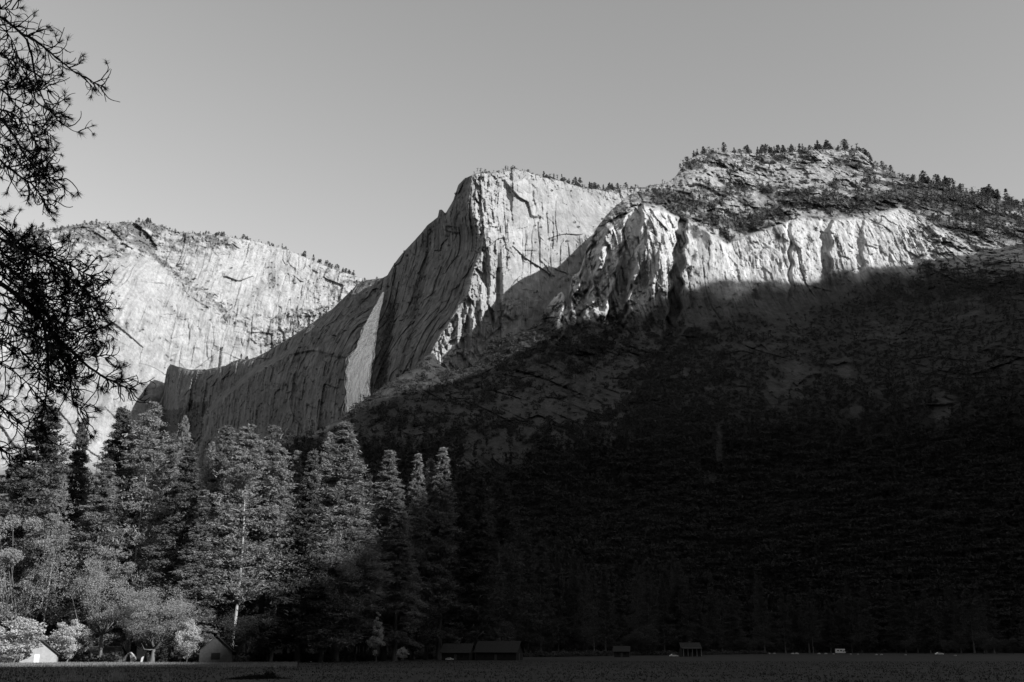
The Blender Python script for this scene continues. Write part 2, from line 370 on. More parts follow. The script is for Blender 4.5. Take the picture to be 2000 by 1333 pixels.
def toneB(PX, PY, P):
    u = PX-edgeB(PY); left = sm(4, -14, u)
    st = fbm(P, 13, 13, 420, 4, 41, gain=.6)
    t = (.13+.12*st+.05*fbm(P, 70, 70, 90, 4, 43)+.05*fbm(P, 20, 20, 12, 4, 45))*left+(1-left)*(.30+.08*fbm(P, 30, 60, 110, 5, 42)+.06*fbm(P, 12, 30, 30, 4, 46)-.05*sm(1040, 1120, PX))  # shaded wall's darkness partly put into its rock colour; the sunlit face is paler
    t = t-left*.10*1.3*np.exp(-((PX-757+(PY-650)*.14)/11)**2)*sm(560, 620, PY)-left*.05*np.exp(-((PX-800+(PY-650)*.2)/9)**2)    # wet streak beside the fall
    d = PY-np.interp(PX, *zip(*topB))
    veg = sm(.05, .3, fbm(P, 16, 24, 12, 4, 44)+.35*np.exp(-d/9)-.32+.25*sm(1120, 1180, PX)*sm(470, 420, PY)+.25*sm(1000, 1060, PX)*sm(600, 660, PY)+.22*left*sm(800, 860, PY)+.8*sm(-6, 6, PY-np.interp(PX, [300, 318, 345, 380, 412, 430, 445], [770, 798, 800, 784, 782, 850, 930]))*sm(0, -5, PX-np.interp(PY, [770, 782, 860, 900], [420, 412, 386, 372]))+.35*sm(640, 690, PX)*sm(770, 740, PX)*np.exp(-d/18))
    t = t*(1+.10*blocks(P, P[..., 0]*.8-P[..., 1]*.6*left, 30, 70, 311)+.10*blocks(P, P[..., 0]*.8-P[..., 1]*.6*left, 10, 22, 315))
    return np.clip(t*(1-veg)+.07*veg, .03, .55)
B_ = relief('waterfall_cliff', np.arange(300, 1300, 1.1), topB, botB, 480, depthB, dispB, toneB, seed=2, jag=2.2)

# --- the near mountain: cliffs, wooded summit and the dark slope down to the valley floor
topC = [(300, 1030), (400, 975), (470, 925), (520, 895), (545, 880), (580, 863), (620, 842), (660, 820), (690, 798), (730, 768), (774, 738), (810, 718), (830, 696), (846, 690), (862, 716), (895, 726), (925, 716), (942, 694), (960, 668), (1000, 655), (1040, 640), (1060, 622), (1068, 600), (1085, 578), (1098, 570),
        (1108, 588), (1118, 540), (1132, 530), (1140, 506), (1148, 480), (1165, 446), (1185, 420), (1205, 400), (1235, 378), (1262, 368), (1270, 362), (1300, 358), (1320, 345), (1335, 322),
        (1355, 306), (1380, 298), (1420, 298), (1460, 300), (1500, 300), (1540, 297), (1580, 292), (1640, 293), (1675, 293), (1692, 305), (1705, 318), (1740, 336), (1780, 354), (1830, 362), (1880, 372), (1930, 386),
        (1990, 400), (2060, 420), (2140, 440)]
botC = [(300, 1297), (700, 1293), (1000, 1289), (2140, 1288)]
cpts = [(480, 930, 1500), (545, 884, 1500), (620, 846, 1500), (690, 800, 1540), (770, 742, 1660), (860, 730, 1780), (930, 706, 1900), (1000, 660, 1930), (1060, 622, 1955), (1110, 550, 1960), (1165, 450, 1940),
        (1200, 405, 1960), (1262, 370, 2030), (1330, 325, 2120), (1380, 300, 2200), (1500, 300, 2300), (1650, 294, 2300), (1740, 338, 2230), (1850, 366, 2120), (1990, 402, 2040), (2140, 440, 2000),
        (1250, 410, 1885), (1340, 440, 1845), (1430, 475, 1850), (1540, 440, 1860), (1620, 435, 1860), (1720, 430, 1870), (1800, 430, 1880), (1900, 430, 1900), (2060, 450, 1880),
        (1420, 390, 1990), (1550, 370, 2040), (1650, 360, 2070), (1750, 380, 2000), (1400, 340, 2100), (1560, 330, 2160), (1650, 330, 2180),
        (1200, 600, 1860), (1300, 600, 1800), (1400, 570, 1795), (1500, 565, 1800), (1600, 565, 1800), (1700, 530, 1800), (1800, 520, 1780), (1900, 500, 1750), (2060, 480, 1700),
        (1100, 650, 1780), (1000, 720, 1700), (900, 770, 1560), (1150, 720, 1640), (1300, 680, 1680), (1450, 640, 1680), (1600, 620, 1690), (1800, 600, 1620), (2000, 560, 1500),
        (700, 860, 1380), (800, 860, 1300), (900, 860, 1250), (1050, 840, 1280), (1200, 830, 1270), (1400, 800, 1250), (1600, 780, 1250), (1800, 760, 1180), (2000, 720, 1080),
        (300, 1040, 1150), (400, 980, 1350), (600, 930, 1230), (800, 950, 1080), (1000, 950, 1130), (1200, 950, 1160), (1500, 950, 1150), (1800, 930, 1080), (2000, 900, 1020),
        (300, 1150, 850), (600, 1100, 860), (1000, 1100, 960), (1400, 1100, 1020), (1800, 1100, 990), (2100, 1060, 930), (300, 1230, 600), (600, 1200, 640), (1200, 1200, 880), (1700, 1200, 980), (2100, 1200, 920),
        (300, 1290, 480), (480, 1290, 500), (1000, 1290, 700), (1500, 1290, 960), (2100, 1290, 900)]
depthC = tps(cpts)
rimx = [1100, 1165, 1200, 1250, 1300, 1345, 1420, 1500, 1560, 1620, 1700, 1760, 1800, 1880, 2140]
rimy = [560, 455, 440, 398, 415, 432, 476, 446, 425, 430, 422, 405, 430, 470, 480]
def cliffmask(PX, PY):
    rim = np.interp(PX, rimx, rimy); base = np.interp(PX, [1100, 1180, 1300, 1420, 1600, 1700, 1800, 2140], [690, 700, 665, 625, 598, 560, 540, 500])
    return sm(rim-2, rim+3, PY)*sm(base+25, base-25, PY)*sm(1040, 1100, PX)*sm(1830, 1770, PX)
stepx = [1050, 1058, 1066, 1074, 1096, 1101, 1116, 1121, 1138, 1143, 1160, 1166, 1176, 1203, 1208, 1237, 1242, 1275, 1312, 1316, 1332, 1337, 1400, 1430, 1480, 1538, 1542, 1549, 1566, 1600, 1606, 1620, 1626, 1668, 1671, 1684, 1688, 1750, 1800, 1850]
stepz = [0, -6, 12, 22, 18, -8, -6, 20, 18, -14, -12, 22, 30, 24, -22, -20, 36, 30, 20, -20, -18, 34, 14, 4, 10, 12, 0, 12, 8, 2, -8, -8, 14, 6, -2, -2, 8, 4, 2, 0]
def dispC(PX, PY, P):
    cm = cliffmask(PX, PY)
    lean = (PY-520)*np.interp(PX, [1100, 1300, 1500, 1800], [-.30, -.10, .0, .02])
    wob = 3.5*fbm(P, 90, 90, 26, 4, 61)+1.5*np.sin(PY/7.)
    stp = np.interp(PX-lean+wob*2, stepx, stepz)*cm*(1+.3*fbm(P, 60, 60, 60, 3, 62))
    rim = np.interp(PX, rimx, rimy)+6*fbm(P, 40, 40, 40, 3, 63); up = sm(rim+4, rim-4, PY); low = sm(560, 660, PY)*(1-cm)
    rc = -(6*cracks(P, P[..., 0]+P[..., 2]*.06, 30, 260, 401, .03)+4*cracks(P, P[..., 0], 11, 60, 405, .05))*np.maximum(cm, .6*sm(1850, 1800, PX)*sm(640, 580, PY))*(1-up)+(10*blocks(P, P[..., 0]+P[..., 2]*.12, 14, 110, 230, .15)+4*blocks(P, P[..., 0]+P[..., 2]*.12, 6, 26, 233, .3))*sm(1345, 1320, PX)*sm(1060, 1100, PX)*sm(700, 620, PY)*np.maximum(cm, .5)+(3*blocks(P, P[..., 0], 38, 110, 170, .15)+2*blocks(P, P[..., 0], 13, 34, 175, .2)+1.3*blocks(P, P[..., 0], 5, 9, 179, .3))*cm+fbm(P, 9, 900, 120, 4, 51, ridged=True, gain=.6)*1.0*cm+fbm(P, 60, 120, 160, 3, 52)*7*cm
    dome = fbm(P, 85, 120, 75, 4, 53)*50*up+(13*blocks(P, P[..., 0], 30, 38, 180)+9*blocks(P, P[..., 0], 14, 18, 183)+4*blocks(P, P[..., 0], 6, 8, 186))*up*(.3+.7*sm(-.15, .2, fbm(P, 80, 80, 60, 3, 66)))
    ph = (PY+PX*.14+34*fbm(P, 90, 160, 120, 4, 57))/38.0; saw = (ph-np.floor(ph))
    dome = dome+2.5*np.sin(pi*saw)**.7*up
    dg = P*1.0; dg[..., 0] = P[..., 0]*.75+P[..., 2]*.8; dg[..., 2] = P[..., 2]*.5-P[..., 0]*.5
    dgr = (fbm(dg, 62, 900, 260, 4, 241, ridged=True, gain=.6)*26+9*blocks(dg, dg[..., 0], 20, 40, 243))*sm(1400, 1200, PX)*sm(640, 700, PY)*sm(1000, 900, PY)*sm(640, 800, PX)
    sl = dgr+(fbm(P, 170, 260, 260, 4, 55)*48+fbm(P, 60, 90, 90, 4, 56, ridged=True)*16*sm(1000, 780, PY)+rock(P, P[..., 0], 6, 4, 2.5, 190, .9)*sm(880, 740, PY))*low
    rib = (fbm(np.stack([P[..., 0]*.85+P[..., 2]*.5, P[..., 1], P[..., 2]], -1), 34, 90, 260, 4, 58, ridged=True)*18+rock(P, P[..., 0]+P[..., 2]*.25, 14, 11, 7, 210, .6))*sm(1250, 1120, PX)*sm(780, 640, PY)*sm(880, 1000, PX)
    right = (fbm(P, 40, 60, 34, 4, 59, ridged=True, gain=.6)*16+rock(P, P[..., 0], 9, 9, 5, 220, .8))*sm(1740, 1820, PX)*sm(620, 540, PY)*(1-up)
    tow = 0
    for x, y, a, b, k in ((1085, 612, 13, 45, 30), (1098, 600, 5, 34, 16), (1130, 560, 8, 44, 24), (1148, 530, 9, 50, 26), (1172, 500, 11, 62, 30), (1200, 545, 5, 64, 22), (1226, 575, 6, 44, 26), (1110, 640, 10, 40, 18), (1262, 480, 7, 80, 10), (1290, 500, 6, 80, 8)):
        q = (PX-x-(PY-y)*-.28+3*fbm(P, 30, 30, 20, 2, int(x)))/a; tow = tow+k*np.clip(1.15-np.abs(q), 0, 1)**.6*sm(y-b, y-b+10, PY)*sm(y+b+25, y+b-25, PY)
    rib = rib*.6+tow
    crest = np.exp(-np.maximum(PY-np.interp(PX, *zip(*topC)), 0)/25)
    valley = sm(1285, 1150, PY)
    return (stp+rc+dome+rib+right+sl*(1-.7*crest))*valley+fbm(P, 9, 16, 14, 3, 60)*2.0*valley*(.15+.85*sm(900, 760, PY))
slabs = [(1130, 770, 70, 30, .75), (1075, 800, 60, 26, .7), (1190, 680, 50, 45, .6), (1240, 650, 80, 40, .5), (1050, 730, 30, 20, .5), (1000, 780, 40, 20, .35), (1340, 600, 60, 40, .45),
         (1550, 745, 26, 60, .45), (1505, 770, 14, 34, .7), (1650, 730, 10, 40, .6), (1580, 720, 60, 12, .45), (1380, 945, 26, 16, .8), (1405, 880, 8, 50, .5), (1350, 860, 5, 28, .6), (1560, 935, 60, 12, .6),
         (1520, 610, 60, 40, .35), (1840, 810, 20, 40, .35), (1825, 962, 18, 8, .6), (1930, 1035, 26, 22, .45), (1790, 1030, 20, 14, .4), (970, 905, 60, 40, .55), (930, 920, 20, 40, .4), (1460, 680, 60, 20, .35),
         (1730, 660, 40, 12, .4), (1340, 730, 10, 14, .6), (1670, 800, 14, 14, .5), (1550, 1000, 16, 60, .3), (1590, 1160, 30, 14, .3), (1950, 780, 20, 12, .35), (800, 800, 80, 30, .25), (640, 845, 60, 18, .5), (860, 700, 60, 30, .3), (1090, 940, 16, 12, .4)]
def vegC(PX, PY, P):
    cm = cliffmask(PX, PY); rim = np.interp(PX, rimx, rimy); up = sm(rim+6, rim-10, PY)
    n = fbm(P, 36, 90, 34, 5, 71, gain=.66); n2 = fbm(P, 26, 60, 60, 5, 76, gain=.62)
    band = .26*np.exp(-((PY-np.interp(PX, [1250, 1340, 1420, 1500, 1560, 1640, 1760], [385, 395, 440, 410, 388, 395, 385]))/16)**2)
    v_up = sm(-.02, .2, n+.10+band-.25*sm(1300, 1240, PX)+.12*sm(1700, 1800, PX)-blob(PX, PY, [(1560, 345, 70, 12, .4), (1380, 345, 40, 14, .2), (1510, 400, 40, 9, .25), (1330, 350, 30, 20, .3)]))
    v_cl = sm(.12, .34, n2-.02+.30*np.exp(-((PX-1375)/34)**2)*sm(560, 470, PY)+.3*sm(600, 680, PY))
    v_rt = sm(-.05, .2, n-.06)
    v_lo = sm(-.05, .25, n2+.44-.30*sm(1350, 1150, PX)*sm(960, 860, PY)-.14*sm(700, 620, PY)-blob(PX, PY, slabs)*1.15)
    low = (1-up)*(1-cm)*sm(500, 560, PY+(PX < 1150)*60)
    rest = np.clip(1-up-cm-low, 0, 1)
    return v_up*up+v_cl*cm+v_lo*low+v_rt*rest
def toneC(PX, PY, P):
    cm = cliffmask(PX, PY); t = .33+.09*cm+.13*fbm(P, 20, 60, 150, 5, 72, gain=.6)+.22*fbm(P, 6, 900, 150, 4, 73, gain=.6)*cm+.07*fbm(P, 14, 30, 14, 4, 74)-.10*np.exp(-((PX-1372)/30)**2)*cm*sm(560, 520, PY)*1.2
    low = sm(532, 588, PY+50*fbm(P, 50, 50, 160, 4, 75)+30*sm(1500, 1650, PX)-50*sm(1330, 1240, PX))  # rock and growth darkened below the cliff's shadow edge, shade put into the colour
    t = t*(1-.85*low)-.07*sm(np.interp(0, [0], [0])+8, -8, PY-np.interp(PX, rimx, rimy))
    t = t*(1+.13*blocks(P, P[..., 0], 20, 60, 321)+.16*blocks(P, P[..., 0], 8, 16, 325))
    v = vegC(PX, PY, P)
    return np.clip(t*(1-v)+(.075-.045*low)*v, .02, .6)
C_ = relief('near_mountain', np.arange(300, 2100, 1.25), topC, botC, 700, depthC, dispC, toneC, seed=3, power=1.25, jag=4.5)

# ------------------------------------------------------------------ ground
def ground():
    ys = np.concatenate([np.linspace(-400, 80, 25), np.linspace(90, 600, 511), np.geomspace(605, 9000, 60)])
    xs = np.concatenate([-np.geomspace(9000, 460, 30), np.linspace(-450, 450, 451), np.geomspace(460, 9000, 30)])
    X, Y = np.meshgrid(xs, ys); Z = X*0
    P = np.stack([X, Y, Z], -1)
    k = sm(80, 110, Y)*sm(620, 560, Y)
    P[..., 2] = (fbm(P, 30, 30, 1, 3, 81)*.12+fbm(P, 4, 4, 1, 3, 82)*.05)*k
    m, t, b = principled('meadow_turf', .95)
    tc = t.nodes.new('ShaderNodeTexCoord')
    def nz(s, st, d=6):
        mp = t.nodes.new('ShaderNodeMapping'); mp.inputs['Scale'].default_value = st
        n = t.nodes.new('ShaderNodeTexNoise'); n.inputs['Scale'].default_value = s; n.inputs['Detail'].default_value = d; n.inputs['Roughness'].default_value = .7
        t.links.new(tc.outputs['Object'], mp.inputs[0]); t.links.new(mp.outputs[0], n.inputs[0]); return n
    a = nz(.9, (1, .6, 1)); c = nz(.035, (1, 2.2, 1), 3)
    ad = t.nodes.new('ShaderNodeMath'); ad.operation = 'ADD'; t.links.new(a.outputs[0], ad.inputs[0]); t.links.new(c.outputs[0], ad.inputs[1])
    r = t.nodes.new('ShaderNodeMapRange'); r.inputs['From Min'].default_value = .7; r.inputs['From Max'].default_value = 1.3; r.inputs['To Min'].default_value = .012; r.inputs['To Max'].default_value = .048
    t.links.new(ad.outputs[0], r.inputs[0]); t.links.new(r.outputs[0], b.inputs['Base Color'])
    me = make_mesh('meadow', P, grid_faces(len(ys), len(xs))[:, ::-1], [m])
    tag(link('meadow', me), kind='structure')
ground()
# ------------------------------------------------------------------ vegetation builders
def leaf_tris(cen, size, r, flat=.5, elong=1.0, along=None):
    """one small triangle leaf-clump at each centre"""
    n = len(cen)
    a = r.normal(size=(n, 3)); a[:, 2] *= flat
    if along is not None: a = a*.75+along
    a /= np.linalg.norm(a, axis=1)[:, None]
    b = r.normal(size=(n, 3)); b[:, 2] *= flat+.3; b -= (a*b).sum(1)[:, None]*a; b /= np.linalg.norm(b, axis=1)[:, None]+1e-9
    s = size*r.uniform(.6, 1.3, (n, 1))
    V = np.stack([cen+a*s*elong, cen-a*s*.55*elong+b*s*.5, cen-a*s*.55*elong-b*s*.5], 1).reshape(-1, 3)
    return V, np.arange(n*3).reshape(-1, 3)
def conifer(seed, H=60, R=8, base=.12, nb=260, ncl=11, nt=12, leaf=.5, power=.8, droop=.12, up=.1, bare=0.0, tr=.55, flat=1.1, lean=.0, clump=.9, pathy=.35, cull=-.05):
    r = np.random.default_rng(seed)
    z = base+(1-base)*(1-(1-r.random(nb))**.85*1.0) if False else base+(1-base)*r.random(nb)**.95
    z = np.sort(z); az = r.uniform(0, 2*pi, nb)+np.arange(nb)*2.4
    prof = np.clip((1-z)/(1-base), 0, 1)**power*np.minimum(1, .7+2.5*(z-base))
    lob = 1+pathy*np.sin(az*3+z*21+seed)*np.cos(z*34+seed*2+az)+pathy*.8*r.normal(size=nb)*.5
    L = R*prof*np.clip(lob, .25, 1.5)+R*.05
    L[r.random(nb) < bare] *= .2
    t = (.28+.72*r.random((nb, ncl))**.7)
    d = t*L[:, None]; wig = r.normal(size=(nb, ncl))*.12*L[:, None]
    x = np.cos(az)[:, None]*d-np.sin(az)[:, None]*wig; y = np.sin(az)[:, None]*d+np.cos(az)[:, None]*wig
    zz = z[:, None]*H+up*d-droop*d*d/R*1.4*np.clip(1.3-z, 0, 1)[:, None]
    cen = np.stack([x, y, zz], -1).reshape(-1, 3)
    rad = clump*(.45+.55*np.repeat(np.clip(L/R*1.4, .25, 1), ncl))
    cen = np.repeat(cen, nt, 0)+r.normal(size=(nb*ncl*nt, 3))*np.repeat(rad, nt)[:, None]*np.array([.75, .75, .6])
    cen = cen[fbm(cen+seed*9.1, H*.028, H*.028, H*.018, 2, seed) > cull]
    tip = np.stack([r.normal(size=40)*.15, r.normal(size=40)*.15, H*r.uniform(.96, 1.01, 40)], -1)
    cc = np.concatenate([cen, tip]); dr = cc*np.array([1, 1, 0]); dr = dr/(np.linalg.norm(dr, axis=1)[:, None]+.3)+np.array([0, 0, .25])
    V, F = leaf_tris(cc, leaf*.8, r, flat, 1.9, dr)
    tz = np.linspace(0, 1, 9)**1.2; sway = np.sin(tz*5+seed)*lean
    T = np.stack([sway, sway*.5, tz*H*.97], -1); TV, TF = tube_arrays(T, tr*(1-tz*.93)+tr*.35*np.exp(-tz*40), 8)
    tubes = [(TV, TF)]
    for i in range(0, nb, max(1, nb//70)):
        e = np.array([cos(az[i])*L[i]*.8, sin(az[i])*L[i]*.8, up*L[i]*.8-droop*L[i]*.5]); o = np.array([0, 0, z[i]*H])
        tubes.append(tube_arrays([o, o+e*.5+np.array([0, 0, .1]), o+e], [.10, .07, .03], 4))
    for k in range(9):                              # dead stubs on the bare bole
        zz_ = r.uniform(.03, max(base, .1)+.1)*H; a = r.uniform(0, 2*pi); l = r.uniform(.6, 2.4); o = np.array([0, 0, zz_])
        tubes.append(tube_arrays([o, o+np.array([cos(a)*l, sin(a)*l, -.2*l])], [.06, .02], 4))
    return (V, F), join(tubes)
def broadleaf(seed, H=20, R=8, base=.18, nl=34, per=900, leaf=.28, tr=.35, thin=.0, flat=.7, cone=0.0, lobe=.3):
    r = np.random.default_rng(seed)
    cz = H*(1+base)/2; hz = H*(1-base)/2
    u = r.normal(size=(nl, 3)); u /= np.linalg.norm(u, axis=1)[:, None]; rr = r.uniform(.45, .92, nl)[:, None]
    u = u*rr; kz = 1-cone*(u[:, 2:3]+1)/2
    Lc = np.concatenate([u[:, :2]*R*kz, u[:, 2:3]*hz+cz], 1)
    Lr = lobe*R*r.uniform(.6, 1.15, nl)*kz[:, 0]
    n = (per*r.uniform(.4, 1.2, nl)*(1-thin*r.random(nl))).astype(int)
    cen = np.repeat(Lc, n, 0); q = r.normal(size=(n.sum(), 3)); q /= np.linalg.norm(q, axis=1)[:, None]
    cen = cen+q*(np.repeat(Lr, n)*r.random(n.sum())**.45*1.0)[:, None]*np.array([1, 1, .72])
    cen = cen[fbm(cen+seed*9.1, R*.16, R*.16, R*.11, 2, seed) > -.08]
    V, F = leaf_tris(cen, leaf, r, 1.0, .8)
    fork = np.array([r.normal()*.3, r.normal()*.3, H*base*.9])
    tubes = [tube_arrays([[0, 0, -.2], fork*.5, fork], [tr*1.3, tr, tr*.85], 8)]
    for c in Lc[:: max(1, nl//16)]:
        m = fork*.45+c*.55+r.normal(size=3)*R*.08; m[2] -= .06*H
        tubes.append(tube_arrays([fork, (fork+m)/2+r.normal(size=3)*.2, m, c], [tr*.5, tr*.4, tr*.25, tr*.1], 5))
    return (V, F), join(tubes)
LEAF_DARK = foliage('conifer_needles', .13, trans=.3); LEAF_PINE = foliage('pine_needles', .28, trans=.4); LEAF_CEDAR = foliage('cedar_needles', .24, trans=.4); LEAF_OAK = foliage('oak_leaves', .32, trans=.4, scale=.5); LEAF_SHADED = foliage('shaded_foliage', .085)  # forest foliage: darker copy, the trees' shade put into its colour
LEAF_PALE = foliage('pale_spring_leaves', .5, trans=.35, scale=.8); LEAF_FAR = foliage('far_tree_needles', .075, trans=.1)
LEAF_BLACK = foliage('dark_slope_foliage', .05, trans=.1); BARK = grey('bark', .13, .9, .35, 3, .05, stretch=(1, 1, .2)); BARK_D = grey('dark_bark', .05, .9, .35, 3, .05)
BARK_P = grey('pale_bark', .34, .9, .25, 3, .05, stretch=(1, 1, .2))
def tree_meshes(name, cr, leafm, barkm):
    (V, F), (TV, TF) = cr
    return make_mesh(name+'_crown', V, F, [leafm]), make_mesh(name+'_trunk', TV, TF, [barkm], smooth=True)
def place_tree(kindname, ms, X, Y, Z, sx, sz, label, cat, group=None, rz=None):
    t = thing(kindname, label, cat, (X, Y, Z), rng.uniform(0, 6.28) if rz is None else rz, group)
    t.scale = (sx, sx, sz)
    link('crown', ms[0], t); link('trunk', ms[1], t)
    return t

# ------------------------------------------------------------------ woods on the far slopes
def template(seed, kind):
    r = np.random.default_rng(seed)
    if kind == 'cone':
        (V, F), _ = conifer(seed, 1.0, .17, .08, 16, 3, 3, .07, .75, .1, .0, clump=.03, tr=.02)
        return V, F
    n = 46; q = r.normal(size=(n, 3)); q /= np.linalg.norm(q, axis=1)[:, None]; q *= r.uniform(.6, 1, (n, 1))*np.array([.5, .5, .42]); q[:, 2] += .4
    return leaf_tris(q, .2, r, 1.0)
def big_template(seed):
    (V, F), _ = conifer(seed, 1.0, .15, .06, 40, 4, 3, .045, .8, .1, .0, clump=.022, tr=.02); return V, F
TPL = {k: [template(500+i, k) for i in range(5)] for k in ('cone', 'bush')}
def mass(name, P, Hs, kinds, mat, label, widen=1.0):
    Vs, Fs, n = [], [], 0
    for k in ('cone', 'bush'):
        for i, (TV, TF) in enumerate(TPL[k]):
            sel = np.where((kinds == k) & (np.arange(len(P)) % 5 == i))[0]
            if not len(sel): continue
            a = rng.uniform(0, 2*pi, len(sel)); h = Hs[sel][:, None]
            x = (TV[:, 0]*np.cos(a)[:, None]-TV[:, 1]*np.sin(a)[:, None])*h*widen; y = (TV[:, 0]*np.sin(a)[:, None]+TV[:, 1]*np.cos(a)[:, None])*h*widen; z = TV[:, 2][None]*h
            V = (np.stack([x, y, z], -1)+P[sel][:, None]).reshape(-1, 3)
            F = (TF[None]+(np.arange(len(sel))*len(TV))[:, None, None]).reshape(-1, 3)+n
            Vs.append(V); Fs.append(F); n += len(V)
    me = make_mesh(name, np.concatenate(Vs), np.concatenate(Fs), [mat])
    return tag(link(name, me), label, 'woods' if 'wood' in name else 'scrub', kind='stuff')
def mass_with(tpls, name, P, Hs, mat, label):
    global TPL
    keep = TPL; TPL = {'cone': tpls, 'bush': keep['bush']}; o = mass(name, P, Hs, np.full(len(P), 'cone'), mat, label); TPL = keep; return o
def scatter(M, w, n):
    nr, nc = M['PX'].shape; w = np.clip(np.array(np.broadcast_to(w, (nr, nc))), 0, None); w[-1] = 0; w[:, -1] = 0
    k = rng.choice(nr*nc, n, p=w.ravel()/w.sum()); i, j = k//nc, k % nc; a, b = rng.random(n)[:, None], rng.random(n)[:, None]
    P = M['P']; Q = P[i, j]*(1-a)*(1-b)+P[i+1, j]*a*(1-b)+P[i, j+1]*(1-a)*b+P[i+1, j+1]*a*b
    return Q, M['PX'][i, j], M['PY'][i, j]
vC = vegC(C_['PX'], C_['PY'], C_['P']); PXc, PYc = C_['PX'], C_['PY']
area = np.gradient(PYc, axis=0)*(C_['P'][..., 1]/1500)**2
low = sm(560, 650, PYc)
P, px_, py_ = scatter(C_, area*(vC**2+.02)*low*sm(1290, 1270, PYc)*(.75+.25*sm(1000, 1400, PXc+(PYc-800)*2.5)), 17000)
kinds = np.where(rng.random(len(P)) < np.clip(.12+(py_-760)/420, .1, .8), 'cone', 'bush')
gs = .55+.45*sm(650, 1000, py_)
Hs = np.where(kinds == 'cone', rng.uniform(10, 26, len(P)), rng.uniform(5, 11, len(P)))*gs
P = P-np.array([0, 0, 1.0])
mass('slope_wood', P, Hs, kinds, LEAF_BLACK, 'dark wood covering the shaded slope below the cliffs')
P, px_, py_ = scatter(C_, area*(vC**2+.05)*sm(840, 960, PYc+.06*(1200-PXc))*sm(1290, 1275, PYc), 3200)
mass_with([big_template(700+i) for i in range(5)], 'foot_wood', P-np.array([0, 0, 1.5]), rng.uniform(18, 44, len(P))*rng.uniform(.6, 1, len(P)), LEAF_BLACK, 'tall dark conifer wood climbing the foot of the shaded slope')
P, px_, py_ = scatter(C_, area*(vC+.12)*low*sm(900, 820, PYc)*sm(1500, 1200, PXc), 6500)
mass('slope_scrub', P-np.array([0, 0, .6]), (1.5+rng.exponential(3.0, len(P))).clip(0, 12), np.where(rng.random(len(P)) < .12, 'cone', 'bush'), LEAF_BLACK, 'dark bushes scattered over the grey slabs at the foot of the pale buttress')
P, px_, py_ = scatter(C_, area*(vC**2*1.0+.04)*(1-low)*(1-.85*cliffmask(PXc, PYc)), 4200)
kinds = np.where(rng.random(len(P)) < .38+.3*(px_ > 1780), 'cone', 'bush'); Hs = np.where(kinds == 'cone', rng.uniform(6, 18, len(P)), 2+rng.exponential(3.2, len(P)).clip(0, 9))
mass('summit_scrub', P-np.array([0, 0, .8]), Hs, kinds, LEAF_FAR, 'dark scrub and small pines dotting the sunlit right hand mountain')
vA = (.36-A['tone']); P, px_, py_ = scatter(A, np.clip(vA-.1, 0, 1)**1.5*sm(800, 700, A['PY'])+.00012, 1900)
mass('far_cliff_scrub', P-np.array([0, 0, .5]), rng.uniform(4, 10, len(P)), np.where(rng.random(len(P)) < .3, 'cone', 'bush'), LEAF_FAR, 'scrub growing along the ledges of the far left wall')
wB = np.clip(.1-B_['tone'], 0, 1)**1.3+.0006; P, px_, py_ = scatter(B_, wB, 1800)
mass('buttress_scrub', P-np.array([0, 0, .5]), rng.uniform(3, 9, len(P)), np.where(rng.random(len(P)) < .35, 'cone', 'bush'), LEAF_FAR, 'sparse bushes on the ledges round the waterfall and the pale buttress')

# ------------------------------------------------------------------ single trees along the skylines
far_ms = [tree_meshes('rim_pine', conifer(600+i, 20, [3.2, 4.5, 3.8, 5.5][i], [.15, .3, .2, .35][i], 60, 5, 6, .5, [.8, .45, .6, .35][i], clump=.6, tr=.28), LEAF_FAR, BARK_D) for i in range(4)]
def rim(M, spans, name, label, group, special=None):
    n = 0
    for x0, x1, cnt, h0, h1, w in spans:
        cc = rng.uniform(x0, x1, max(1, cnt//4)); xs = np.where(rng.random(cnt) < .7, cc[rng.integers(len(cc), size=cnt)]+rng.normal(size=cnt)*5, rng.uniform(x0, x1, cnt)); xs = np.clip(xs, x0, x1)
        for x in xs:
            j = int(np.argmin(np.abs(M['PX'][0]-x))); q = M['top'][j]; back = rng.uniform(0, 12)
            Hh = rng.uniform(h0, h1)*rng.choice([.6, .9, 1.1, 1.3])*1.1
            place_tree(name, far_ms[rng.integers(4)], q[0], q[1]+back, q[2]-1.5-back*.15, Hh/20*rng.uniform(.9, 1.5), Hh/20, label+' '+w, 'tree', group+' '+w)
rim(A, [(20, 90, 10, 20, 30, 'behind the overhanging boughs'), (120, 240, 10, 10, 16, 'on the flat left of its summit'), (240, 292, 10, 14, 22, 'on its summit'), (320, 420, 14, 10, 17, 'just right of its summit'), (420, 560, 28, 12, 22, 'on its long right shoulder'), (590, 690, 36, 16, 30, 'above the notch of the waterfall')], 'rim_pine', 'small pine on the far left wall,', 'pines on the far left wall')
rim(B_, [(436, 520, 12, 8, 15, 'on the step left of the waterfall'), (694, 745, 10, 8, 14, 'over the lip of the waterfall'), (788, 792, 1, 9, 10, 'alone halfway up its shaded edge'), (925, 1010, 12, 6, 12, 'on its blocky top'), (1050, 1090, 7, 12, 17, 'on its right shoulder'), (1090, 1240, 42, 12, 22, 'in the saddle to its right')], 'rim_pine', 'small pine of the pale buttress,', 'pines of the pale buttress')
rim(C_, [(1325, 1400, 12, 12, 20, 'on its blocky left shoulder'), (1400, 1470, 14, 12, 22, 'left of the summit'), (1470, 1690, 60, 14, 24, 'along the summit'), (1690, 1780, 14, 12, 20, 'on the first drop right of the summit'), (1780, 1960, 60, 14, 26, 'on the long right slope'), (1975, 2060, 12, 12, 20, 'at the right edge')], 'rim_pine', 'pine on the right hand mountain,', 'pines on the right hand mountain')
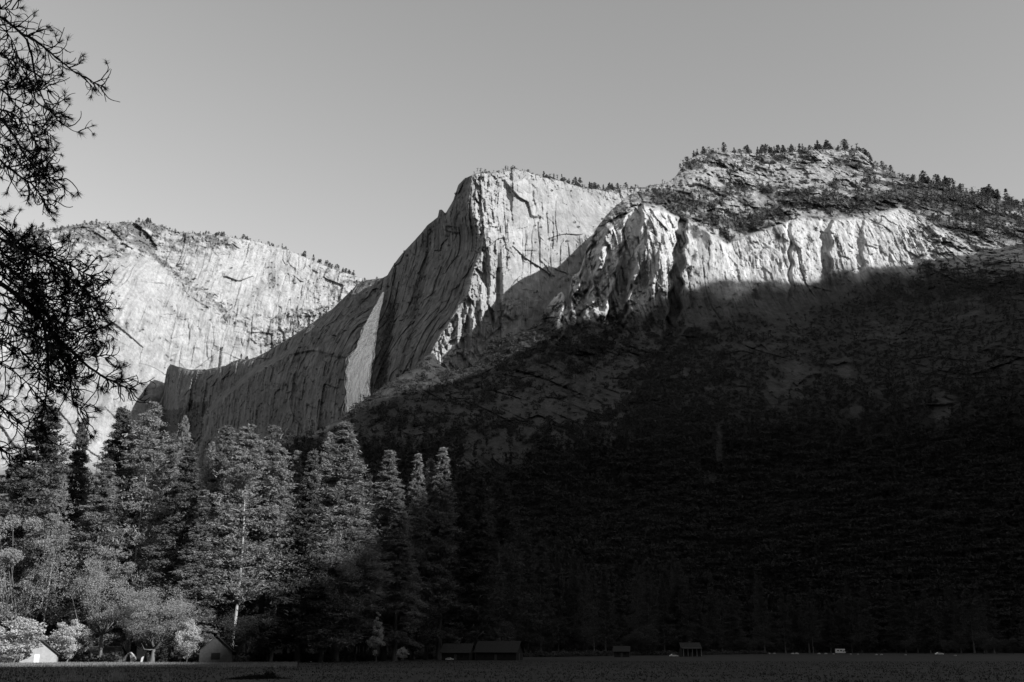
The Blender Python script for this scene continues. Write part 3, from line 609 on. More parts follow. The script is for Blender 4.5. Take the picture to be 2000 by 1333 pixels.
def rim_mass(M, x0, x1, n, name, label):
    x = rng.uniform(x0, x1, n); j = np.clip(np.searchsorted(M['PX'][0], x), 0, len(M['top'])-1); q = M['top'][j].copy(); b = rng.uniform(-8, 22, n); q[:, 1] += b; q[:, 2] -= 1+np.abs(b)*.2
    kk = np.where(rng.random(n) < .6, 'cone', 'bush'); mass(name, q, rng.uniform(4, 12, n)*rng.uniform(.6, 1.2, n), kk, LEAF_FAR, label)
rim_mass(C_, 1330, 2060, 620, 'summit_wood', 'fringe of low pines and brush along the top of the right hand mountain')
rim_mass(A, 0, 690, 330, 'far_rim_scrub', 'fringe of low brush along the rim of the far left wall')
rim_mass(B_, 925, 1250, 170, 'buttress_rim_scrub', 'fringe of low brush along the top of the pale buttress')
def rim_one(M, x, H, v, label, wd=1.0):
    q = M['top'][int(np.argmin(np.abs(M['PX'][0]-x)))]; place_tree('rim_pine', far_ms[v], q[0], q[1], q[2]-1.5, H/20*wd, H/20, label, 'tree')
rim_one(C_, 1968, 34, 0, 'tallest dark pine on the skyline at the far right end of the mountain', 1.4)
rim_one(B_, 1124, 26, 1, 'tall pine standing clear in the saddle right of the pale buttress', 1.2)
rim_one(B_, 1098, 22, 0, 'pointed pine on the right shoulder of the pale buttress')
q = at(703, 797, 1495); place_tree('rim_pine', far_ms[0], q[0], q[1], q[2], .9, 1.1, 'lone small pine in front of the foot of the waterfall', 'tree')

# ------------------------------------------------------------------ waterfall
def waterfall():
    r = np.random.default_rng(3)
    key = np.array([[748.5, 571, 1.4], [741.5, 593, 4.5], [731.5, 615, 7.5], [724.5, 637, 10.5], [718.5, 659, 12.5], [713, 681, 14.5], [705, 700, 20], [700, 725, 21], [699.5, 747, 19.5], [697, 790, 19], [695, 815, 19]], float)
    n = 470; m = 46; Vs = []; Fs = []; k = 0
    for i in range(n):
        lat = r.uniform(-.9, .98) if i % 3 else np.clip(r.normal()*.5, -1.15, 1.05); t0 = 0 if r.random() < .35 else r.uniform(0, .8); t1 = min(1, t0+r.uniform(.25, .9))
        if i < 60: t0, t1 = 0, r.uniform(.4, 1)
        t = np.linspace(t0, t1, m); py = 571+t*(815-571)
        cx = np.interp(py, key[:, 1], key[:, 0]); hw = np.interp(py, key[:, 1], key[:, 2])
        wv = fbm(np.stack([t*0+i*3.1, t*5, t*0], -1), 1, 1, 1, 3, 9)
        px = cx+lat*hw*(1+.22*np.sin(py/9.0+i*.05)*(abs(lat) > .5))+wv*hw*.4
        Y = depthB(px, py)-38-16*r.random()-14*t
        c = at(px, py, Y); w = (np.interp(py, key[:, 1], key[:, 2])*.05+.5)*np.sin(np.linspace(.15, pi-.05, m))*r.uniform(.5, 1.5)*1.2
        a = r.uniform(-1, 1); d = np.array([cos(a), sin(a), 0])
        V = np.concatenate([c-d*w[:, None], c+d*w[:, None]]); j = np.arange(m-1)
        Vs.append(V); Fs.append(np.stack([j, j+1, j+1+m, j+m], -1)+k); k += 2*m
    nmain = len(Vs)*(m-1)
    for i in range(170):
        lat = r.choice([-1, -1, 1])*r.uniform(.6, 1.12)+.08; t0 = r.uniform(.12, .8); t1 = min(1, t0+r.uniform(.12, .4)); t = np.linspace(t0, t1, m); py = 571+t*244
        cx = np.interp(py, key[:, 1], key[:, 0]); hw = np.interp(py, key[:, 1], key[:, 2]); wv = fbm(np.stack([t*0+i*3.1, t*7, t*0+5], -1), 1, 1, 1, 3, 9)
        px = cx+lat*hw+wv*hw*.4; c = at(px, py, depthB(px, py)-46-10*r.random()); w = (hw*.07+.8)*np.sin(np.linspace(.1, pi-.1, m))*1.3; a = r.uniform(-1, 1); d = np.array([cos(a), sin(a), 0])
        V = np.concatenate([c-d*w[:, None], c+d*w[:, None]]); j = np.arange(m-1); Vs.append(V); Fs.append(np.stack([j, j+1, j+1+m, j+m], -1)+k); k += 2*m
    mt = bpy.data.materials.new('falling_water'); mt.use_nodes = True; t = mt.node_tree; t.nodes.clear()
    out = t.nodes.new('ShaderNodeOutputMaterial'); d = t.nodes.new('ShaderNodeBsdfDiffuse'); d.inputs[0].default_value = (.98, .98, .98, 1); tl = t.nodes.new('ShaderNodeBsdfTranslucent'); tl.inputs[0].default_value = (.9, .9, .9, 1)
    tp = t.nodes.new('ShaderNodeBsdfTransparent'); m1 = t.nodes.new('ShaderNodeMixShader'); m1.inputs[0].default_value = .12; m2 = t.nodes.new('ShaderNodeMixShader')
    tc = t.nodes.new('ShaderNodeTexCoord'); mp = t.nodes.new('ShaderNodeMapping'); mp.inputs['Scale'].default_value = (.08, .08, .02); nz = t.nodes.new('ShaderNodeTexNoise'); nz.inputs['Scale'].default_value = 1; nz.inputs['Detail'].default_value = 4
    mr = t.nodes.new('ShaderNodeMapRange'); mr.inputs['From Min'].default_value = .35; mr.inputs['From Max'].default_value = .65; mr.inputs['To Min'].default_value = .15; mr.inputs['To Max'].default_value = 1.0
    L = t.links.new; L(tc.outputs['Object'], mp.inputs[0]); L(mp.outputs[0], nz.inputs[0]); L(nz.outputs[0], mr.inputs[0]); L(mr.outputs[0], m2.inputs[0])
    m3 = mt.copy() if False else None; L(d.outputs[0], m1.inputs[1]); L(tl.outputs[0], m1.inputs[2]); L(tp.outputs[0], m2.inputs[1]); L(m1.outputs[0], m2.inputs[2]); L(m2.outputs[0], out.inputs[0])
    mm = mt.copy(); mm.name = 'water_mist'; q = [n for n in mm.node_tree.nodes if n.type == 'MAP_RANGE'][0]; q.inputs['To Min'].default_value = .0; q.inputs['To Max'].default_value = .3
    FF = np.concatenate(Fs); mi = (np.arange(len(FF)) >= nmain).astype(int)
    tag(link('waterfall', make_mesh('waterfall', np.concatenate(Vs), FF, [mt, mm], midx=mi)), 'tall white waterfall spreading into mist down the shaded cliff', 'waterfall')
waterfall()

# ------------------------------------------------------------------ the grove
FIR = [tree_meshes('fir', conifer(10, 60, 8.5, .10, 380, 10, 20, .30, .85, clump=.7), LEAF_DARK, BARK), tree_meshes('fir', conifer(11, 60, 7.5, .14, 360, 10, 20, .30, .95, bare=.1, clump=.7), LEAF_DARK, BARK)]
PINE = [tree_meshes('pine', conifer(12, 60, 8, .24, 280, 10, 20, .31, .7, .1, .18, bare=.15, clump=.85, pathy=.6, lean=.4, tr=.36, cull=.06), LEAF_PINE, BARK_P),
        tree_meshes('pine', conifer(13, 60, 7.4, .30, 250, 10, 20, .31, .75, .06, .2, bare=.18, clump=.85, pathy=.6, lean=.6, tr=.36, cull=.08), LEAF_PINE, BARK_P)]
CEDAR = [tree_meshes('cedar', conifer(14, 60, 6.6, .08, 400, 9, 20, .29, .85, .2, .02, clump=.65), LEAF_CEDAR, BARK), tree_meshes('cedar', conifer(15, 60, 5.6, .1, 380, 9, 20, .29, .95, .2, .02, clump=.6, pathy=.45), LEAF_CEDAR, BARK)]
SHADE_FIR = [tree_meshes('shaded_fir', conifer(16, 60, 8.5, .08, 260, 8, 9, .55, .8, clump=.8), LEAF_SHADED, BARK_D), tree_meshes('shaded_fir', conifer(17, 60, 7.5, .12, 240, 8, 9, .55, .95, bare=.12, clump=.8, pathy=.5), LEAF_SHADED, BARK), tree_meshes('shaded_fir', conifer(18, 60, 8.0, .2, 220, 8, 9, .55, .6, bare=.15, clump=.9, pathy=.5), LEAF_SHADED, BARK)]
SHADE_OAK = [tree_meshes('shaded_oak', broadleaf(28, 27, 11, .15, 50, 420, .42, .4, .3, lobe=.26), LEAF_SHADED, BARK_D)]
OAK = [tree_meshes('oak', broadleaf(20, 30, 12, .2, 60, 1100, .25, .5, .3, lobe=.24), LEAF_OAK, BARK), tree_meshes('oak', broadleaf(21, 30, 11, .25, 46, 1300, .25, .5, .5, lobe=.26), LEAF_OAK, BARK),
       tree_meshes('oak', broadleaf(22, 24, 11.5, .2, 60, 1300, .22, .5, .2, lobe=.26), LEAF_OAK, BARK)]
DOG = [tree_meshes('dogwood', broadleaf(25, 12, 6, .12, 44, 420, .26, .15, .3, .3, .3, lobe=.28), LEAF_PALE, BARK), tree_meshes('dogwood', broadleaf(26, 12, 3.6, .12, 30, 260, .26, .12, .5, .3, .75, lobe=.34), LEAF_PALE, BARK)]
def tree_at(kind, ms, H0, px, py, Y, wpx, W0, label, group=None, cat='tree'):
    """tip at photo pixel (px,py) and distance Y; foot on the ground; wpx the crown's width"""
    q = at(px, py, Y); H = q[2]; wd = wpx/FPX*Y/.93*(1.22 if H0 == 60 else 1)
    return place_tree(kind, ms, q[0], q[1], 0, wd/W0, H/H0, label, cat, group)
def T(lst):
    for kind, v, px, py, Y, w, label in lst:
        ms, H0, W0, nm = {'fir': (FIR, 60, 17, 'fir_tree'), 'pine': (PINE, 60, 16, 'pine_tree'), 'cedar': (CEDAR, 60, 13, 'cedar_tree'), 'oak': (OAK, 30, 25, 'oak_tree'), 'dog': (DOG, 12, 12, 'dogwood_tree'), 'wood': (SHADE_FIR, 60, 16, 'fir_tree'), 'oak_in_shade': (SHADE_OAK, 27, 22, 'oak_tree')}[kind]  # 'wood': firs with the darker foliage copy for trees in shade
        if kind == 'oak' and v == 2: H0 = 24
        if kind == 'dog' and v == 1: W0 = 7
        tree_at(nm, ms[v], H0, px, py, Y, w, W0, label)
T([('fir', 0, 98, 792, 335, 170, 'broad dark fir rising behind the overhanging pine boughs at the left'),
   ('pine', 0, 30, 905, 350, 110, 'pine half hidden at the left edge behind the tall thin-leaved oak'),
   ('fir', 1, 163, 820, 345, 110, 'slim pointed fir standing just right of the broad dark fir at the left'),
   ('fir', 0, 243, 798, 330, 135, 'tall pointed fir whose tip stands against the pale left wall'),
   ('pine', 0, 300, 790, 322, 125, 'tall light-leaved pine reaching the dark hollow below the far wall'),
   ('fir', 1, 338, 850, 350, 90, 'fir filling the gap between the tall light-leaved pine and the dark spruce'),
   ('pine', 1, 361, 818, 420, 60, 'thin pale pine tip showing behind the dark spruce'),
   ('fir', 1, 372, 868, 312, 125, 'dark shaded spruce in the middle of the sunlit grove'),
   ('pine', 1, 413, 868, 335, 70, 'narrow pine with bare trunk right of the dark spruce'),
   ('cedar', 0, 446, 836, 325, 120, 'first of the row of bright tall conifers left of the gap in the grove'),
   ('pine', 1, 472, 850, 335, 80, 'pine wedged between two bright tall conifers in mid grove'),
   ('pine', 0, 488, 833, 308, 125, 'bright pine with long pale trunk in the middle of the grove'),
   ('cedar', 1, 536, 836, 322, 130, 'bright conifer with its tip just below the end of the sunlit ridge'),
   ('pine', 1, 555, 880, 312, 90, 'pine with thin white trunk at the edge of the shade'),
   ('cedar', 1, 581, 884, 335, 70, 'short bright conifer beneath the sunlit ridge crest'),
   ('fir', 0, 612, 880, 345, 90, 'fir standing between the short bright conifer and the broad bright cedar'),
   ('pine', 1, 645, 850, 350, 90, 'darker pine just left of the broad bright cedar'),
   ('cedar', 0, 675, 828, 325, 145, 'broad bright cedar rising highest beneath the waterfall'),
   ('cedar', 1, 762, 884, 352, 115, 'narrow bright conifer standing alone right of the broad cedar'),
   ('cedar', 1, 781, 958, 345, 85, 'small bright conifer lit at its tip in front of the lone narrow one'),
   ('cedar', 1, 817, 890, 372, 75, 'slender conifer, left one of the three sunlit tips beside the dark slope'),
   ('cedar', 0, 842, 900, 380, 70, 'slender conifer, middle one of the three sunlit tips beside the dark slope'),
   ('cedar', 1, 866, 878, 376, 90, 'slender conifer, right one of the three sunlit tips beside the dark slope'),
   ('wood', 0, 905, 900, 392, 90, 'dark fir just right of the three sunlit tips'),
   ('wood', 1, 935, 938, 380, 100, 'black fir silhouetted on the grey slab of the dark slope'),
   ('wood', 2, 975, 930, 420, 90, 'second black fir against the grey slab of the dark slope'),
   ('wood', 1, 720, 930, 365, 70, 'dark fir in the shade right below the broad bright cedar'),
   ('cedar', 0, 210, 900, 318, 100, 'shorter cedar in front of the tall pointed fir'),
   ('cedar', 1, 400, 960, 305, 90, 'low dense cedar in front of the dark spruce'),
   ('wood', 0, 600, 960, 312, 110, 'low fir at the edge of the shade above the round oak'),
   ('pine', 1, 125, 930, 308, 60, 'pine with tall pale leaning trunk behind the white-flowered dogwood'),
   ('oak', 0, 70, 990, 312, 210, 'tall thin-leaved oak with dark forked trunk at the left edge'),
   ('oak', 1, 222, 1062, 304, 160, 'oak with white bare limb above the tents'),
   ('oak', 2, 312, 1143, 288, 185, 'round bright oak over the tents and fence'),
   ('oak', 1, 640, 1035, 318, 190, 'wide oak with sunlit top and shaded skirts in mid picture'),
   ('oak_in_shade', 0, 700, 1100, 340, 120, 'shaded oak behind the small glowing dogwood'),
   ('dog', 0, 38, 1200, 276, 130, 'white-flowered dogwood over the pale cabin at the left edge'),
   ('dog', 0, 140, 1205, 288, 90, 'bright dogwood right of the pale cabin'),
   ('dog', 0, 372, 1205, 286, 60, 'pale dogwood at the right skirt of the round bright oak'),
   ('dog', 1, 738, 1190, 318, 42, 'small pale tapering dogwood glowing in the deep shade'),
   ('dog', 0, 787, 1262, 318, 28, 'low pale bush right of the small glowing dogwood'),
   ('oak_in_shade', 0, 530, 1185, 310, 95, 'dark shrubby oak right of the shaded gable cabin'),
   ('oak_in_shade', 0, 468, 1190, 292, 75, 'bushy dark oak at the right wall of the shaded gable cabin'),
   ('oak_in_shade', 0, 445, 1150, 320, 130, 'dark oak behind the shaded gable cabin'),
   ('oak_in_shade', 0, 810, 1165, 360, 110, 'dim oak in the shade between dogwood and long shed'),
   ('dog', 0, 15, 1255, 276, 40, 'low white bush at the bottom of the left edge')])
nr_ = np.random.default_rng(44)
def where(px):
    for a, b in ((870, 'left of the long shed'), (1030, 'above the long shed'), (1200, 'right of the long shed'), (1300, 'left of the porch cabin'), (1400, 'above the porch cabin'), (1590, 'between porch cabin and camper van'), (1700, 'behind the camper van'), (1880, 'behind the white car'), (9999, 'at the right edge')):
        if px < a: return b
for i in range(26):                                # second rank behind the sunlit grove
    px = nr_.uniform(-20, 720); k = nr_.integers(3); ms, W0, nm = ((FIR, 17, 'fir_tree'), (PINE, 16, 'pine_tree'), (CEDAR, 13, 'cedar_tree'))[k]
    tree_at(nm, ms[nr_.integers(2)], 60, px, nr_.uniform(925, 1010), nr_.uniform(360, 430), nr_.uniform(70, 100), W0, 'conifer of the hidden second rank behind the sunlit grove', 'second rank of conifers in the grove')
for i in range(110):                               # the dark forest edge to the right
    px = nr_.uniform(700, 2030); Y = np.interp(px, [700, 1000, 1300, 1450, 1600, 1750, 1850, 2030], [430, 500, 640, 740, 880, 860, 780, 700])+nr_.uniform(0, 1)**1.5*170; ms, W0, nm = SHADE_FIR, 16, 'fir_tree'
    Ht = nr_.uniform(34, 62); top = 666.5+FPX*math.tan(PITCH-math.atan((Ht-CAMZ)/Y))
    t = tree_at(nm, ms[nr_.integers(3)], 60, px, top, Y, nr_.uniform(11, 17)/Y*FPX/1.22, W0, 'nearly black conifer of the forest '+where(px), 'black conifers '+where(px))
for i in range(34):
    px = nr_.uniform(860, 2010); Y = np.interp(px, [700, 1000, 1300, 1450, 1600, 1750, 1850, 2030], [430, 490, 625, 725, 865, 845, 765, 685])+nr_.uniform(0, 30); Ht = nr_.uniform(9, 20)
    tree_at('oak_tree', SHADE_OAK[0], 27, px, 666.5+FPX*math.tan(PITCH-math.atan((Ht-CAMZ)/Y)), Y, Ht*nr_.uniform(.8, 1.2)/Y*FPX, 25, 'dim rounded oak beyond the dark meadow '+where(px), 'dim oaks '+where(px))

n_ = 2600; ux = rng.uniform(-40, 1500, n_); ux = np.where((ux > 222) & (ux < 305), ux+85, ux); uY = np.interp(ux, [-40, 300, 480, 700, 1000, 1300, 1500], [303, 303, 303, 345, 480, 615, 740])+rng.uniform(0, 1, n_)**2*40+12*np.sin(ux/37)*(ux > 480)
uP = np.stack([ray(ux, 1285+0*ux)[0]*uY, uY, 0*uY-.2], -1)
mass('undergrowth', uP, rng.uniform(1.2, 4.6, n_)*rng.uniform(.5, 1, n_), np.full(n_, 'bush'), foliage('undergrowth_leaves', .09, .5, .3), 'tangled undergrowth beneath the trees at the far edge of the meadow', 1.3)
# ------------------------------------------------------------------ cabins, fence, tents, vehicles
WALL_L = grey('pale_boards', .36, .8, .12, 2, 0); WALL_D = grey('weathered_boards', .09, .8, .2, 2, 0); WALL_DD = grey('dark_boards', .03, .8, .2, 2, 0); ROOF = grey('shingles', .04, .9, .3, 3, .02); ROOF_L = grey('worn_shingles', .045, .9, .3, 3, .02)
WHITE = grey('white_paint', .8, .5, .05, 3, 0); GLASS = grey('dark_glass', .02, .1, .1, 1, 0, .5); RUBBER = grey('tyre_rubber', .02, .8, .1, 3); ROOF_P = grey('pale_posts', .35); CANVAS = grey('canvas', .6, .8, .1, 2); CAR_W = grey('white_car_paint', .8, .3, .02, 1, 0, .5)
def cabin(px, py, L, W, hw, hr, yaw, label, wallm, roofm, gable_door=None, win=True, porch=False):
    """gable ends at +-x of length L; W deep"""
    Y = float(ground_Y(px, py)); X = float(ray(px, py)[0]*Y)
    t = thing('cabin', label, 'cabin', (X, Y, 0), yaw)
    b = MB(); h = W/2
    b.add([(-L/2,-h,0),(L/2,-h,0),(L/2,h,0),(-L/2,h,0),(-L/2,-h,hw),(L/2,-h,hw),(L/2,h,hw),(-L/2,h,hw),(-L/2,0,hr),(L/2,0,hr)],
          [(0,1,5,4),(1,2,6,9,5),(2,3,7,6),(3,0,4,8,7)])
    w = b.build('wall', wallm, t)
    r = MB(); ov = .6; k = (hr-hw)/h
    for s in (-1, 1):
        x0, x1 = -L/2-ov, L/2+ov; y1 = s*(h+ov); z1 = hw-k*ov
        q = [(x0, 0, hr+.03), (x1, 0, hr+.03), (x1, y1, z1+.03), (x0, y1, z1+.03)]
        r.add(q+[(a, c, z+.18) for a, c, z in q], [(0,1,2,3),(7,6,5,4),(0,4,5,1),(1,5,6,2),(2,6,7,3),(3,7,4,0)])
    rf = r.build('roof', roofm, t)
    c = MB(); c.box(-.35, .35, -.35, .35, hr-.4, hr+.9); c.build('chimney', WALL_D, rf)
    def opening(side, u, z0, z1, wd, nm):
        fr = MB(); gl = MB()
        for (a0, a1, b0, b1) in ((u-wd/2-.1, u-wd/2, z0-.1, z1+.1), (u+wd/2, u+wd/2+.1, z0-.1, z1+.1), (u-wd/2, u+wd/2, z0-.1, z0), (u-wd/2, u+wd/2, z1, z1+.1)):
            if side == 'front': fr.box(a0, a1, -h-.07, -h-.003, b0, b1)
            else: fr.box(L/2+.003, L/2+.07, a0, a1, b0, b1)
        if side == 'front': gl.box(u-wd/2, u+wd/2, -h-.035, -h-.002, z0, z1)
        else: gl.box(L/2+.002, L/2+.035, u-wd/2, u+wd/2, z0, z1)
        o = gl.build(nm, GLASS if nm == 'window' else (WHITE if wallm is WALL_L else WALL_D), t); fr.build('frame', WHITE if wallm is WALL_L else WALL_DD, o)
    if win:
        opening('front', -L*.25, 1.0, 2.1, 1.1, 'window'); opening('front', L*.22, 1.0, 2.1, 1.1, 'window')
    opening('front', 0, .05, 2.1, .95, 'door')
    if gable_door == 'window': opening('side', 0, 1.1, 2.7, 2.2, 'window')
    elif gable_door: opening('side', -.4, .05, 2.3, 1.1, 'door')
    if porch:
        p = MB(); p.box(-L/2, L/2, -h-2.2, -h-.05, 0, .25); p.build('porch', WALL_D, t)
        for i in range(5):
            q = MB(); x = -L/2+.2+i*(L-.4)/4; q.box(x-.09, x+.09, -h-2.1, -h-1.92, .25, hw-.3); q.build('post', ROOF_P, t)
        q = MB(); q.add([(-L/2-.3, -h-2.5, hw-.3), (L/2+.3, -h-2.5, hw-.3), (L/2+.3, -h-.02, hw-.02+.35), (-L/2-.3, -h-.02, hw-.02+.35), (-L/2-.3, -h-2.5, hw-.15), (L/2+.3, -h-2.5, hw-.15), (L/2+.3, -h-.02, hw+.5), (-L/2-.3, -h-.02, hw+.5)], [(0,3,2,1),(4,5,6,7),(0,1,5,4),(1,2,6,5),(2,3,7,6),(3,0,4,7)]); q.build('porch_roof', roofm, t)
    return t
cabin(76, 1296.5, 8.5, 9.0, 2.7, 6.2, radians(-70), 'pale sunlit cabin with white door in its gable end at the left edge', WALL_L, ROOF_L, True)
cabin(205, 1294, 9, 6, 2.4, 4.4, radians(-6), 'low dark-roofed cabin behind the two tents under the oak', WALL_D, ROOF_L)
cabin(422, 1296, 8.5, 8.5, 3.4, 7.2, radians(-78), 'shaded gable cabin with one square dark window facing the meadow', WALL_D, ROOF, 'window')
cabin(975, 1290, 15, 7, 3.0, 6.2, radians(-20), 'long dim shed with plank roof at the edge of the shade', WALL_DD, ROOF_L, True)
cabin(895, 1290, 10, 6.5, 2.8, 5.4, radians(-15), 'dim low cabin left of the long shed behind the white car', WALL_DD, ROOF_L)
cabin(1348, 1283.5, 9, 6, 4.0, 6.4, radians(4), 'dark cabin with a row of pale porch posts in the deep shade', WALL_DD, ROOF, None, True, True)
cabin(1215, 1284, 7, 5, 2.8, 4.8, radians(-10), 'hardly visible cabin among black trunks left of the porch cabin', WALL_DD, ROOF, None, True)
def fence(p0, p1, label, hgt=1.7):
    a = np.array([float(ray(*p0)[0]*ground_Y(*p0)), float(ground_Y(*p0))]); b = np.array([float(ray(*p1)[0]*ground_Y(*p1)), float(ground_Y(*p1))])
    L = np.linalg.norm(b-a); t = thing('board_fence', label, 'fence', (a[0], a[1], 0), math.atan2(b[1]-a[1], b[0]-a[0]))
    m = MB(); n = int(L/.3); r = np.random.default_rng(int(L*10))
    for i in range(n): x = i*L/n; m.box(x+.02, x+L/n-.02, -.02, .02, .05, hgt+r.uniform(-.12, .1))
    m.build('boards', WALL_D if p0[0] > 380 else ROOF_P, t)
    for i in range(int(L/3)+1):
        q = MB(); q.box(i*3-.07, i*3+.07, .03, .17, 0, hgt+.1); q.build('post', WALL_D, t)
fence((296, 1293), (392, 1293), 'grey board fence in sunlight right of the round bright oak')
fence((160, 1293.5), (196, 1293.5), 'short pale board fence left of the tents')
fence((462, 1293), (560, 1292), 'dim board fence running right from the shaded gable cabin')
def tent(px, py, w, h, label):
    Y = float(ground_Y(px, py)); X = float(ray(px, py)[0]*Y); t = thing('tent', label, 'tent', (X, Y, 0), .1)
    m = MB(); d = 3.0
    m.add([(-w/2, 0, 0), (w/2, 0, 0), (w*.42, 0, h*.55), (0, 0, h), (-w*.42, 0, h*.55), (-w/2, d, 0), (w/2, d, 0), (w*.42, d, h*.55), (0, d, h), (-w*.42, d, h*.55)],
          [(0,5,9,4), (4,9,8,3), (3,8,7,2), (2,7,6,1), (5,6,7,8,9)])
    m.build('canvas', CANVAS, t)
    for s in (-1, 1):
        f = MB(); f.add([(s*w/2, -.01, 0), (s*w*.42, -.01, h*.55), (s*.03, -.01, h*.97), (s*w*.16, -.05, h*.45), (s*w*.22, -.06, 0), (s*w/2, .04, 0), (s*w*.42, .04, h*.55), (s*.03, .04, h*.97), (s*w*.16, .0, h*.45), (s*w*.22, -.01, 0)],
                        [(0,1,2,3,4), (9,8,7,6,5), (0,5,6,1), (3,8,9,4)]); f.build('door_flap', CANVAS, t)
    p = MB(); p.tube([(0, -.06, 0), (0, -.06, h+.1)], .04); p.build('pole', WALL_D, t)
tent(250, 1295, 3.2, 2.9, 'white canvas tent with open flaps, left one under the oak')
tent(283, 1296, 2.6, 2.7, 'white canvas tent right beside the trunk of the oak')
def ground_xy(px, py):
    Y = float(ground_Y(px, py)); return float(ray(px, py)[0]*Y), Y
def car(px, py, yaw, label, van=False, s=1.0):
    X, Y = ground_xy(px, py); t = thing('motorhome' if van else 'parked_car', label, 'motorhome' if van else 'car', (X, Y, .02), yaw); t.scale = (s, s, s)
    if van:
        prof = [(-3.3, .45), (2.1, .45), (3.2, .5), (3.25, 1.15), (2.45, 1.35), (2.0, 2.0), (2.9, 2.1), (2.95, 2.8), (2.7, 3.05), (-3.3, 3.05)]; W = 1.15
        win = [(-1.6, 1.6, 2.3, 1.1), (.3, 1.6, 2.3, 1.1)]; wh = (-1.9, 2.25); cabw = [(1.45, 1.35), (2.15, 1.35), (1.85, 1.9), (1.45, 1.9)]
    else:
        prof = [(-2.2, .35), (2.15, .35), (2.2, .75), (1.95, .9), (1.0, 1.0), (.45, 1.45), (-.9, 1.5), (-1.6, 1.02), (-2.15, .95), (-2.25, .7)]; W = .85
        win = []; wh = (-1.35, 1.4); cabw = [(-1.35, 1.02), (.85, 1.02), (.4, 1.38), (-.85, 1.42)]
    b = MB(); b.prism(prof, -W, W); b.build('body', CAR_W, t, bevel=.06)
    for s_ in (-1, 1):
        g = MB(); y = s_*W
        g.prism(cabw, min(y+s_*.004, y+s_*.02), max(y+s_*.004, y+s_*.02))
        g.build('window', GLASS, t)
        for x, z0, z1, w_ in win:
            g = MB(); g.box(x-w_/2, x+w_/2, min(y+s_*.004, y+s_*.02), max(y+s_*.004, y+s_*.02), z0, z1); g.build('window', GLASS, t)
        for x in wh:
            k = MB(); k.cyl_y(x, .33, .33, y-s_*.18 if s_ > 0 else y-.03, y+.03 if s_ > 0 else y+.18); w = k.build('wheel', RUBBER, t)
            k = MB(); k.cyl_y(x, .33, .17, min(y, y+s_*.05), max(y, y+s_*.05), 10); k.build('rim', CAR_W, w)
        hl = MB(); xm = 3.26 if van else 2.21; zz = .95 if van else .68; hl.box(xm-.03, xm+.02, s_*W*.72-.12, s_*W*.72+.12, zz-.08, zz+.08); hl.build('headlight', WHITE, t)
car(1642, 1277.2, radians(-12), 'white camper van on the road beyond the shaded meadow', True, 1.15)
car(1835, 1280, radians(5), 'white car on the road right of the white camper van', s=1.1)
car(878, 1290.4, radians(-8), 'small white car parked before the dim low cabin', s=.62)
car(1316, 1283.8, radians(10), 'small white car left of the porch cabin', s=.9)
road_pts = np.array([ground_xy(px, py) for px, py in ((1380, 1277.3), (1450, 1277.2), (1550, 1277.4), (1650, 1277.6), (1760, 1278.8), (1850, 1280.2), (1950, 1281.8), (2060, 1283.5))])
rd = []
for k, (x, y) in enumerate(road_pts): rd += [(x, y-4, .16), (x, y+4, .16)]
rd = np.array(rd); j = np.arange(len(road_pts)-1)*2
m_ = MB(); m_.v = [tuple(p) for p in rd]; m_.f = [tuple(q) for q in np.stack([j, j+2, j+3, j+1], -1).tolist()]
tag(m_.build('road', grey('dusty_road', .18, .9, .5, .08)), kind='structure')
# boulders and litter along the road edge, small marker stones along the sunlit strip
def boulder(px, py, s, label, group, m):
    X, Y = ground_xy(px, py); r = np.random.default_rng(int(px*7))
    n = 9; th = np.linspace(0, 2*pi, n, endpoint=False); V = []
    for k, (h, rr) in enumerate(((0, 1), (.35, 1.05), (.7, .75), (.85, .3))):
        for a in th: V.append((cos(a)*rr*s*r.uniform(.8, 1.15), sin(a)*rr*s*r.uniform(.8, 1.15)*.7, h*s*r.uniform(.8, 1.1)*.8))
    F = grid_faces(4, n).tolist(); F = [tuple(f) for f in F]+[(k*n+n-1, (k+1)*n+n-1, (k+1)*n, k*n) for k in range(3)]+[tuple(range(3*n, 4*n))]
    mb = MB(); mb.add(V, F); o = mb.build('boulder', m); o.location = (X, Y, 0); tag(o, label, 'boulder', group)
STONE = grey('pale_stone', .35, .9, .2, 1)
for px, py, s in ((1502, 1277.5, 1.1), (1512, 1277.6, 1.0), (1548, 1278, 1.3), (1556, 1278, 1.5), (1600, 1278, 1.2), (1613, 1278, 1.2), (1628, 1278.2, .8), (1662, 1278.6, .7), (1676, 1278.8, .7), (1712, 1280, .9), (1722, 1280, .9), (1769, 1280, .7), (1866, 1281.5, .8)):
    boulder(px, py, s, 'pale boulder lying along the road beyond the shaded meadow', 'pale boulders along the road', STONE)
for px, py, s in ((607, 1293.5, .35), (682, 1291.5, .35), (716, 1290.5, .25), (557, 1293, .3)):
    boulder(px, py, s, 'small pale rock at the far edge of the dark meadow', 'small pale rocks at the edge of the dark meadow', WHITE)

